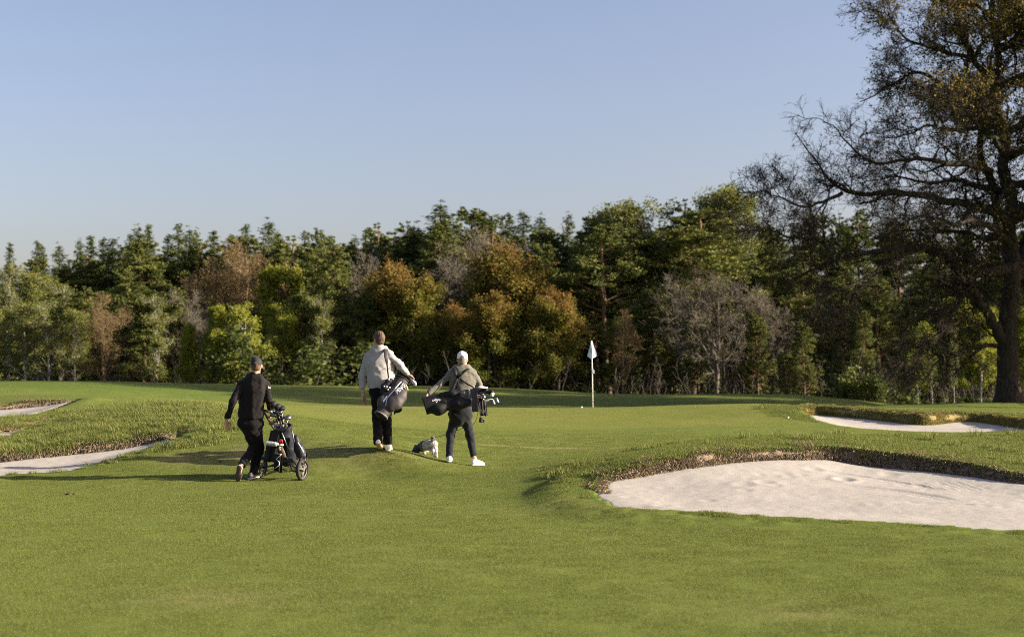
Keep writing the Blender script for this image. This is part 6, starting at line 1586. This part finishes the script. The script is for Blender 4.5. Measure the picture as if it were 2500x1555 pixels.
# ================================================================== BAG OF THE MAN WITH THE WHITE CAP
e0 = PX(1037, 990, 22.36); e1 = PX(1164, 967, 22.42); ax3 = unit(e1 - e0); up3 = unit(UP - ax3 * (UP @ ax3)); fr3 = np.cross(ax3, up3); fr3 = fr3 if fr3[1] < 0 else -fr3
bg3 = empty("golf_bag", e0); tag(bg3, "black carry bag worn level across the white capped man's back", "golf bag")
lo = np.minimum(e0, e1) - .3; hi = np.maximum(e0, e1) + .3
f = Field(lo, hi, .008)
f.chain([e0, e0 + (e1 - e0) * .4, e1], [.145, .135, .130], .03, (fr3, 1.15)); f.plane(e0 - ax3 * .01 , -ax3 - up3 * .12); f.plane(e1 + ax3 * .01, ax3); f.wrinkle(.007, 20, 31)
bb3 = f.obj("bag_body", M_BAGB, bg3, e0)
f = Field(lo, hi, .008); f.chain([PX(1054, 996, 22.33), PX(1072, 998, 22.30), PX(1092, 990, 22.32)], [.085, .088, .07], .06, ((0, 1, 0), 1.1)); f.wrinkle(.008, 22, 33)
pk3 = f.obj("side_pocket", M_BAGB, bg3, e0)
f = Field(lo, hi, .008); f.chain([PX(1078, 965, 22.34), PX(1105, 962, 22.32), PX(1130, 960, 22.34)], [.045, .065, .05], .03, ((0, 1, 0), 1.2)); f.wrinkle(.008, 22, 35)
f.obj("side_pocket", M_BAGB, bg3, e0)
f = Field(lo, hi, .008); f.chain([PX(1092, 986, 22.33), PX(1120, 985, 22.32), PX(1144, 980, 22.34)], [.075, .092, .085], .06, ((0, 1, 0), 1.2)); f.wrinkle(.008, 22, 36)
f.obj("side_pocket", M_BAGB, bg3, e0)
t = np.linspace(0, 2 * math.pi, 33)
m = MB(); m.tube([e1 + .128 * (math.cos(a) * up3 + .88 * math.sin(a) * fr3) for a in t], .014, 8, False); m.obj("bag_rim", M_BAGB, bg3, e0)
bv3 = merged((bb3, pk3), e0); DC = 22.2
tv, tf = text_mesh("Callaway", .062, .18, .0012, 1.0)
def arc(V, R=.16):
    a = V[:, 0] / R; return np.stack([(R + V[:, 1]) * np.sin(a), (R + V[:, 1]) * np.cos(a) - R], 1)
cw = (math.cos(.16), 0, math.sin(.16)), (-math.sin(.16), 0, math.cos(.16))
lay("brand_lettering", arc(np.array(tv) * .62), tf, PX(1064.5, 975.5, DC), *cw, bv3, M_TRIM, bg3, e0)
V = np.array([(-.016, .014), (-.008, .016), (0, -.001), (.010, .016), (.018, .014), (.003, -.016), (-.003, -.016)])
lay("chevron_logo", V, [(0, 1, 2, 6), (2, 3, 4, 5), (2, 5, 6)], PX(1065.5, 981, DC), *cw, bv3, M_TRIM, bg3, e0)
m = MB(); m.tube([PX(1142, 949, 22.24), PX(1145.5, 953, 22.235), PX(1146.5, 960, 22.23), PX(1145, 967, 22.235)], [.008, .014, .015, .008], 8, flat=((0, 1, 0), .4)); m.obj("pocket_trim", M_MINT, bg3, e0)
# crossed straps
SB = 22.565
m = MB()
m.tube([PX(1146, 905, 22.80), PX(1146, 899, 22.72), PX(1143, 900.5, 22.60), PX(1134, 907, 22.555), PX(1124, 916, 22.55), PX(1118, 922, 22.55)], [.022, .026, .028, .028, .026, .022], 10, flat=((0, 1, 0), .3))
m.tube([PX(1108, 905, 22.80), PX(1107, 899, 22.70), PX(1110, 901, 22.60), PX(1113, 910, 22.56), PX(1117, 921, 22.55)], [.022, .026, .028, .027, .022], 10, flat=((0, 1, 0), .3)); m.obj("shoulder_pad", M_BAGB, bg3, e0)
m = MB(); m.tube([PX(1118, 921, 22.55), PX(1113, 932, 22.54), PX(1109, 942, 22.52), PX(1104, 953, 22.44)], .022, 8, flat=((0, 1, 0), .25)); m.tube([PX(1118, 921, 22.55), PX(1130, 930, 22.55), PX(1142, 938, 22.53), PX(1156, 945, 22.46)], .011, 8, flat=((0, 1, 0), .35)); m.tube([PX(1121, 918, 22.55), PX(1119, 932, 22.54), PX(1114, 948, 22.50)], .010, 8, flat=((0, 1, 0), .35)); m.obj("webbing", M_BAGB, bg3, e0)
cloth("towel", PX(1154, 946, 22.27), PX(1164, 947, 22.22), PX(1160, 1005, 22.24) - PX(1159, 946, 22.25), (0, -1, 0), M_PLUM, "plum grey towel hanging over the mouth of the black bag", "towel", 2, pinch=1.75)
tw2, Pt2 = cloth("towel", PX(1168, 972, 22.34), PX(1181, 972, 22.36), PX(1179, 1015, 22.36) - PX(1174.5, 972, 22.35), (0, -1, 0), M_BAGB, "black crested towel hanging beyond the plum grey one", "towel", 6, pinch=1.15)
c = Pt2[6, 10] - np.array((0, .022, 0)); m = MB()
for rr in (.034, .027): m.tube([c + rr * np.array((math.cos(a), 0, math.sin(a))) for a in np.linspace(0, 2 * math.pi, 25)], .0022, 5, False)
for a in (0, 2.1, 4.2): m.tube([c, c + .02 * np.array((math.cos(a + .5), 0, math.sin(a + .5)))], .003, 5)
m.obj("crest", simple("olive_thread", (.14, .15, .07), .8), tw2, np.array(tw2.location))
cloth("towel", PX(1181, 973, 22.38), PX(1186, 972, 22.40), PX(1188, 1013, 22.40) - PX(1183.5, 972, 22.39), (0, -1, 0), M_PLUM, "narrow plum grey towel edge beside the crested towel", "towel", 9, pinch=1.5)
rf = empty("rangefinder", PX(1174, 1024, 22.36)); tag(rf, "black rangefinder hanging below the crested towel", "rangefinder"); oo = PX(1174, 1024, 22.36)
m = MB(); m.box(PX(1174, 1025, 22.36), (.055, .045, .075), np.array(Matrix.Rotation(.15, 3, 'Y'))); m.ball(PX(1180, 1027, 22.35), (.022, .02, .026), 10, 8); m.tube([PX(1174, 1014, 22.36), PX(1174, 1020, 22.36)], .006, 6); m.obj("case", M_BAGB, rf, oo)
m = MB(); m.ball(PX(1176, 1028, 22.325), (.010, .005, .010), 10, 6); m.obj("lens", M_MINT, rf, oo)
for q, (k, hx, hy, dd, fu, lab, mh, cv) in enumerate((('cover', 1199, 956, 22.42, (.75, -.15, -.65), "black and white driver headcover on the black bag", M_BAGB, M_WHITE), ('cover', 1184, 951, 22.46, (.4, -.4, -.6), "black fairway wood cover beside the driver cover", M_BAGB, None), ('iron', 1204, 977, 22.40, (.25, -.3, -1), "iron hanging lowest outside the black bag", M_STEEL, None),
        ('iron', 1213, 973, 22.44, (.3, -.2, -1), "iron reaching farthest right from the black bag", M_STEEL, None), ('iron', 1179, 962, 22.32, (.5, -.5, -.8), "iron blade facing us at the black bag mouth", M_STEEL, None), ('putter', 1176, 968, 22.36, (.2, -.6, -1), "short putter head close to the plum towel", M_STEEL, None))):
    golf_club(k, e0 + ax3 * .12 + up3 * (.06 - .028 * q), PX(hx, hy, dd), fu, lab, "clubs in the black carry bag", mh, cv)
m = MB(); m.tube([PX(1167, 945, 22.36), PX(1178, 945, 22.40), PX(1190, 946.5, 22.46)], [.014, .017, .010], 8, flat=((0, 1, 0), .6)); ob = m.obj("glove", M_WHITE, None, PX(1178, 945, 22.40), loc=PX(1178, 945, 22.40)); tag(ob, "white glove lying on the mouth of the black bag", "glove")
print("bags", round(time.time() - T0, 1))

# ================================================================== DOG AND LEASH
DD = 23.6
def dj(x, y, dy): return PX(990 + x / 18.9, 1050 + y / 18.9, DD + dy)
f = Field(dj(250, 200, 0) - .3, dj(1550, 1250, 0) + .3, .006)
lo = np.minimum(dj(300, 1250, -.3), dj(300, 250, -.3)) - .06; hi = np.maximum(dj(1500, 300, .3), dj(1500, 1250, .3)) + .06
f = Field(lo, hi, .006)
rump = dj(1290, 610, -.12); midb = dj(1040, 680, 0); chest = dj(820, 740, .10)
f.chain([rump, midb, chest], [.062, .074, .078], .05)
f.chain([chest + UP * .02, dj(660, 800, .17), dj(540, 870, .22)], [.066, .050, .054], .03)
hd = dj(520, 880, .23); f.ell(hd, (.062, .06, .055), None, .02)
f.cone(hd, dj(390, 960, .28), .045, .032, .02); f.cone(dj(470, 980, .25), dj(400, 1000, .28), .035, .028, .02)
for p, q, t in ((dj(470, 740, .18), dj(450, 690, .18), .016), (dj(560, 720, .26), dj(545, 680, .27), .016)): f.cone(p, q, .022, t, .01)
f.cone(dj(1255, 500, -.13), dj(1280, 370, -.15), .024, .03, .02); f.ell(dj(1290, 380, -.155), (.030, .03, .028), None, .02)
gd = lambda x, dy: np.array((dj(x, 0, dy)[0], DD + dy, float(ground_z(dj(x, 0, dy)[0], DD + dy)) + .012))
# hind right leg on the ground: thigh, knee forward, hock back, shank, paw
kn = dj(1370, 830, -.09); hk = dj(1420, 980, -.17); pw = gd(1425, -.15)
f.chain([dj(1330, 640, -.10), kn, hk, pw + UP * .012, pw + np.array((-.02, .03, .004))], [.056, .036, .020, .018, .019], .02)
kn = dj(1220, 850, -.06); hk = dj(1290, 960, -.19); pw = dj(1272, 1090, -.17)
f.chain([dj(1240, 660, -.08), kn, hk, pw], [.052, .034, .020, .019], .02)
pwa = pw
pw = gd(885, .13); f.chain([dj(820, 800, .10), dj(830, 930, .08), pw + UP * .02, pw + np.array((.0, .03, .002))], [.042, .025, .020, .021], .02)
pw = gd(740, .20); f.chain([dj(770, 800, .18), dj(900, 950, .22), pw + np.array((.10, .05, .03))], [.04, .024, .02], .02)
f.wrinkle(.006, 90, 5, 1.0)
def dog_mat():
    m, nt, out = new_mat("dog_coat"); tc = N(nt, "ShaderNodeTexCoord"); v = tc.outputs['Object']
    sp = N(nt, "ShaderNodeSeparateXYZ"); nt.links.new(v, sp.inputs[0])
    n1 = noise(nt, 26, 5, .7, v); n2 = noise(nt, 8, 3, .6, v)
    c = ramp(nt, n1, [(.32, (.24, .235, .24)), (.62, (.62, .60, .56))])
    # darker saddle along the back, pale legs and rump
    a = N(nt, "ShaderNodeMath", operation='MULTIPLY_ADD', ins={1: 7.0, 2: -1.55}); nt.links.new(sp.outputs['Z'], a.inputs[0])
    b_ = N(nt, "ShaderNodeMath", operation='MULTIPLY_ADD', ins={1: .9, 2: -.45}); nt.links.new(n2, b_.inputs[0])
    s = N(nt, "ShaderNodeMath", operation='ADD'); nt.links.new(a.outputs[0], s.inputs[0]); nt.links.new(b_.outputs[0], s.inputs[1])
    c = mixc(nt, ramp(nt, s.outputs[0], [(.0, (0, 0, 0)), (.5, (1, 1, 1))]), c, ramp(nt, n1, [(.35, (.05, .05, .058)), (.65, (.28, .28, .30))]))
    xl = N(nt, "ShaderNodeMath", operation='MULTIPLY_ADD', ins={1: -9.0, 2: -.75}); nt.links.new(sp.outputs['X'], xl.inputs[0])
    c = mixc(nt, ramp(nt, xl.outputs[0], [(.0, (0, 0, 0)), (.5, (1, 1, 1))]), c, ramp(nt, n1, [(.35, (.035, .035, .04)), (.68, (.20, .20, .22))]))
    p = N(nt, "ShaderNodeBsdfPrincipled", ins={'Roughness': .9, 'Specular IOR Level': .15}); nt.links.new(c, p.inputs['Base Color'])
    bn = N(nt, "ShaderNodeBump", ins={'Strength': .7, 'Distance': .01}); nt.links.new(n1, bn.inputs['Height']); nt.links.new(bn.outputs[0], p.inputs['Normal'])
    nt.links.new(p.outputs[0], out.inputs[0]); return m
dog_o = np.array((midb[0], midb[1], float(ground_z(midb[0], midb[1]))))
M_DOG = dog_mat()
dog = f.obj("dog", M_DOG, None, dog_o); dog.location = tuple(dog_o); tag(dog, "small shaggy grey and white dog sniffing the grass on a leash", "dog")
# shaggy coat
me = dog.data; rr = np.random.default_rng(3); me.calc_loop_triangles()
pol = np.array([(p.center[:], p.normal[:]) for p in me.polygons]); pick = rr.integers(0, len(pol), 5200); C = pol[pick, 0]; Nn = pol[pick, 1]
d = Nn * .45 + np.array((0, -.1, -.75)) + rr.normal(size=C.shape) * .3; d /= np.linalg.norm(d, axis=1)[:, None]; ln = rr.uniform(.010, .026, len(C))[:, None]
sdv = np.cross(d, rr.normal(size=C.shape)); sdv /= np.linalg.norm(sdv, axis=1)[:, None]
V = np.stack([C - sdv * .0022, C + sdv * .0022, C + d * ln], 1).reshape(-1, 3)
add_obj("fur", make_mesh("fur", V, np.arange(len(V)).reshape(-1, 3), M_DOG, False), dog)["kind"] = "stuff"
m = MB()
for c0, r0, tl in ((dj(850, 720, .09), .083, (.9, -.45, .1)), (dj(700, 790, .155), .064, (.85, -.5, .2))):
    t_ = unit(tl); a_ = unit(np.cross(t_, UP)); b_ = np.cross(t_, a_)
    m.tube([c0 + r0 * (math.cos(a) * a_ + math.sin(a) * b_) for a in np.linspace(0, 2 * math.pi, 21)], .011, 6, False)
m.tube([dj(840, 500, .08), dj(760, 570, .12), dj(690, 640, .15)], .012, 6)
m.obj("harness", M_BAGB, dog, dog_o)
m = MB(); m.ball(dj(360, 975, .30), .012, 10, 6); m.obj("nose", M_GRIP, dog, dog_o)
m = MB(); m.ball(pwa + np.array((0, -.012, -.006)), (.017, .010, .016), 10, 6); m.obj("paw_pad", simple("dark_pad", (.06, .045, .03), .8), dog, dog_o)
lp = [dj(830, 500, .08), PX(1057, 1068.5, 23.35), PX(1090, 1060, 23.15), PX(1132, 1044, 23.0), PX(1160, 1030, 22.95), P3['wrR'] + np.array((.0, .08, -.05))]
m = MB(); m.tube(catmull([np.array(p) for p in lp], .05), .0042, 6); ob = m.obj("dog_leash", M_GRIP, None, lp[2], loc=lp[2]); tag(ob, "thin dark leash from the dog to the white capped man", "leash")

# ================================================================== FLAG, BALLS, LITTER ON THE TURF
fb = PX(1447.5, 995, 48); fb[2] = float(ground_z(fb[0], fb[1])); ft = PX(1444.5, 833, 48)
fl = empty("flagstick", fb); tag(fl, "white flagstick with white flag standing on the green", "flagstick")
m = MB(); m.tube([fb - UP * .1, fb + (ft - fb) * .5, ft], [.017, .016, .013], 10); m.ball(ft, .018, 8, 6); m.obj("pole", simple("white_pole", (.78, .77, .74), .45, .5), fl, fb)
nu, nv = 14, 12
u, v = np.meshgrid(np.linspace(0, 1, nu), np.linspace(0, 1, nv), indexing='ij')
# limp flag: hung from the pole's top, folded down, its hem forming two points
L_ = np.array((1444.3, 834.)); A0 = np.array([(1442, 834), (1440.5, 845), (1437, 856), (1433.8, 867.5)], float); B0 = np.array([(1446.2, 834), (1450, 846), (1454.5, 858), (1457.5, 869.5)], float)
ts = np.linspace(0, 1, 4); lx = np.interp(v, ts, A0[:, 0]); rx = np.interp(v, ts, B0[:, 0]); yy = np.interp(v, ts, A0[:, 1])
px = lx + (rx - lx) * u; py = yy + v * (9.5 - np.abs(u - .38) * 19 * (1 + (u > .38) * -.35)) * .9
dy = .07 * np.sin(u * 7.5 + 1.0) * (.3 + v) - .06
V = np.stack([PX(a, b, 48 + c) for a, b, c in zip(px.ravel(), py.ravel(), dy.ravel())]) - fb
V = np.concatenate([V, V + np.array((0, .006, 0))])
i, j = np.meshgrid(np.arange(nu - 1), np.arange(nv - 1), indexing='ij'); q = (i * nv + j).ravel(); o = nu * nv
F = np.concatenate([np.stack([q, q + nv, q + nv + 1, q + 1], 1), np.stack([q, q + 1, q + nv + 1, q + nv], 1) + o])
M_FLAG = simple("flag_cloth", (.66, .69, .76), .8, .2)
flag = add_obj("flag", make_mesh("flag", V, F, M_FLAG), fl)
c = PX(1443.8, 856, 47.86); m = MB()
m.tube([c + .058 * np.array((math.cos(a), 0, math.sin(a) * 1.1)) for a in np.linspace(0, 2 * math.pi, 21)], .009, 6, False)
m.tube([c + np.array((-.03, 0, -.02)), c + np.array((0, 0, .035)), c + np.array((.03, 0, -.02))], .008, 6); m.tube([c + np.array((-.02, 0, -.03)), c + np.array((.025, 0, -.03))], .007, 6)
m.obj("emblem", simple("emblem_green", (.03, .14, .10), .7), flag, fb)
V2 = [(1445.8, 899), (1449, 901.5), (1452, 905.5), (1451, 908), (1452.3, 911.8), (1448.5, 911), (1445.8, 909.5)]
pts = np.array([PX(x, y, 47.98) - fb for x, y in V2]); k = len(pts); VV = np.concatenate([pts, pts + np.array((0, .012, 0))])
me = bpy.data.meshes.new("pin_marker"); me.from_pydata([tuple(p) for p in VV], [], [tuple(range(k)), tuple(range(2 * k - 1, k - 1, -1))] + [(a, k + a, k + (a + 1) % k, (a + 1) % k) for a in range(k)]); me.materials.append(M_FLAG); add_obj("pin_marker", me, fl)
def ball(x, y, D, label, r=.0215):
    p = PX(x, y, D); p[2] = float(ground_z(p[0], p[1])) + r
    m = MB(); m.ball(p, r, 14, 10); ob = m.obj("golf_ball", M_WHITE, None, p, loc=p); tag(ob, label, "golf ball", "golf balls on the course")
ball(1420, 985, 49.2, "white golf ball on the green left of the flagstick", .03)
ball(1924, 1026, 37.6, "white golf ball against the grass collar of the distant bunker", .028)
rb = np.random.default_rng(8)
def crumb(x, y, D, s, label, mat):
    p = PX(x, y, D); p[2] = float(ground_z(p[0], p[1])); f = Field(p - .12, p + .12, .008)
    for q in range(4): f.ell(p + np.array((rb.normal() * s * .6, rb.normal() * s * .5, s * .15)), np.array((1, .8, .45)) * s * rb.uniform(.5, .9), None, .01)
    f.wrinkle(.004, 70, int(x) % 50, 1); ob = f.obj("turf_clod", mat, None, p); ob.location = tuple(p); tag(ob, label, "clod", "clods of earth on the fairway")
M_CLOD = earth_material("clod_earth", (.045, .035, .02), (.11, .085, .05))
def gD(y): return 1.6 * FPX / (y - HZ)
for x, y, s, lab in ((174, 1196, .045, "dark clod on the fairway below the left bunker"), (541, 1157, .035, "dark clod left of the trolley man's shoes"), (702, 1165, .025, "tiny clod behind the right trolley wheel"), (485, 1316, .022, "brown clod in the foreground, left of centre"), (634, 1375, .016, "small dark clod nearest the middle of the foreground"),
                     (1092, 1393, .016, "small dark clod right of the middle foreground"), (1366, 1003, .035, "dark speck on the green left of the flag"), (843, 1337, .010, "tiny dark speck halfway to the trolley")):
    crumb(x, y, gD(y) if y > 1150 else 44, s, lab, M_CLOD)
print("done", round(time.time() - T0, 1))
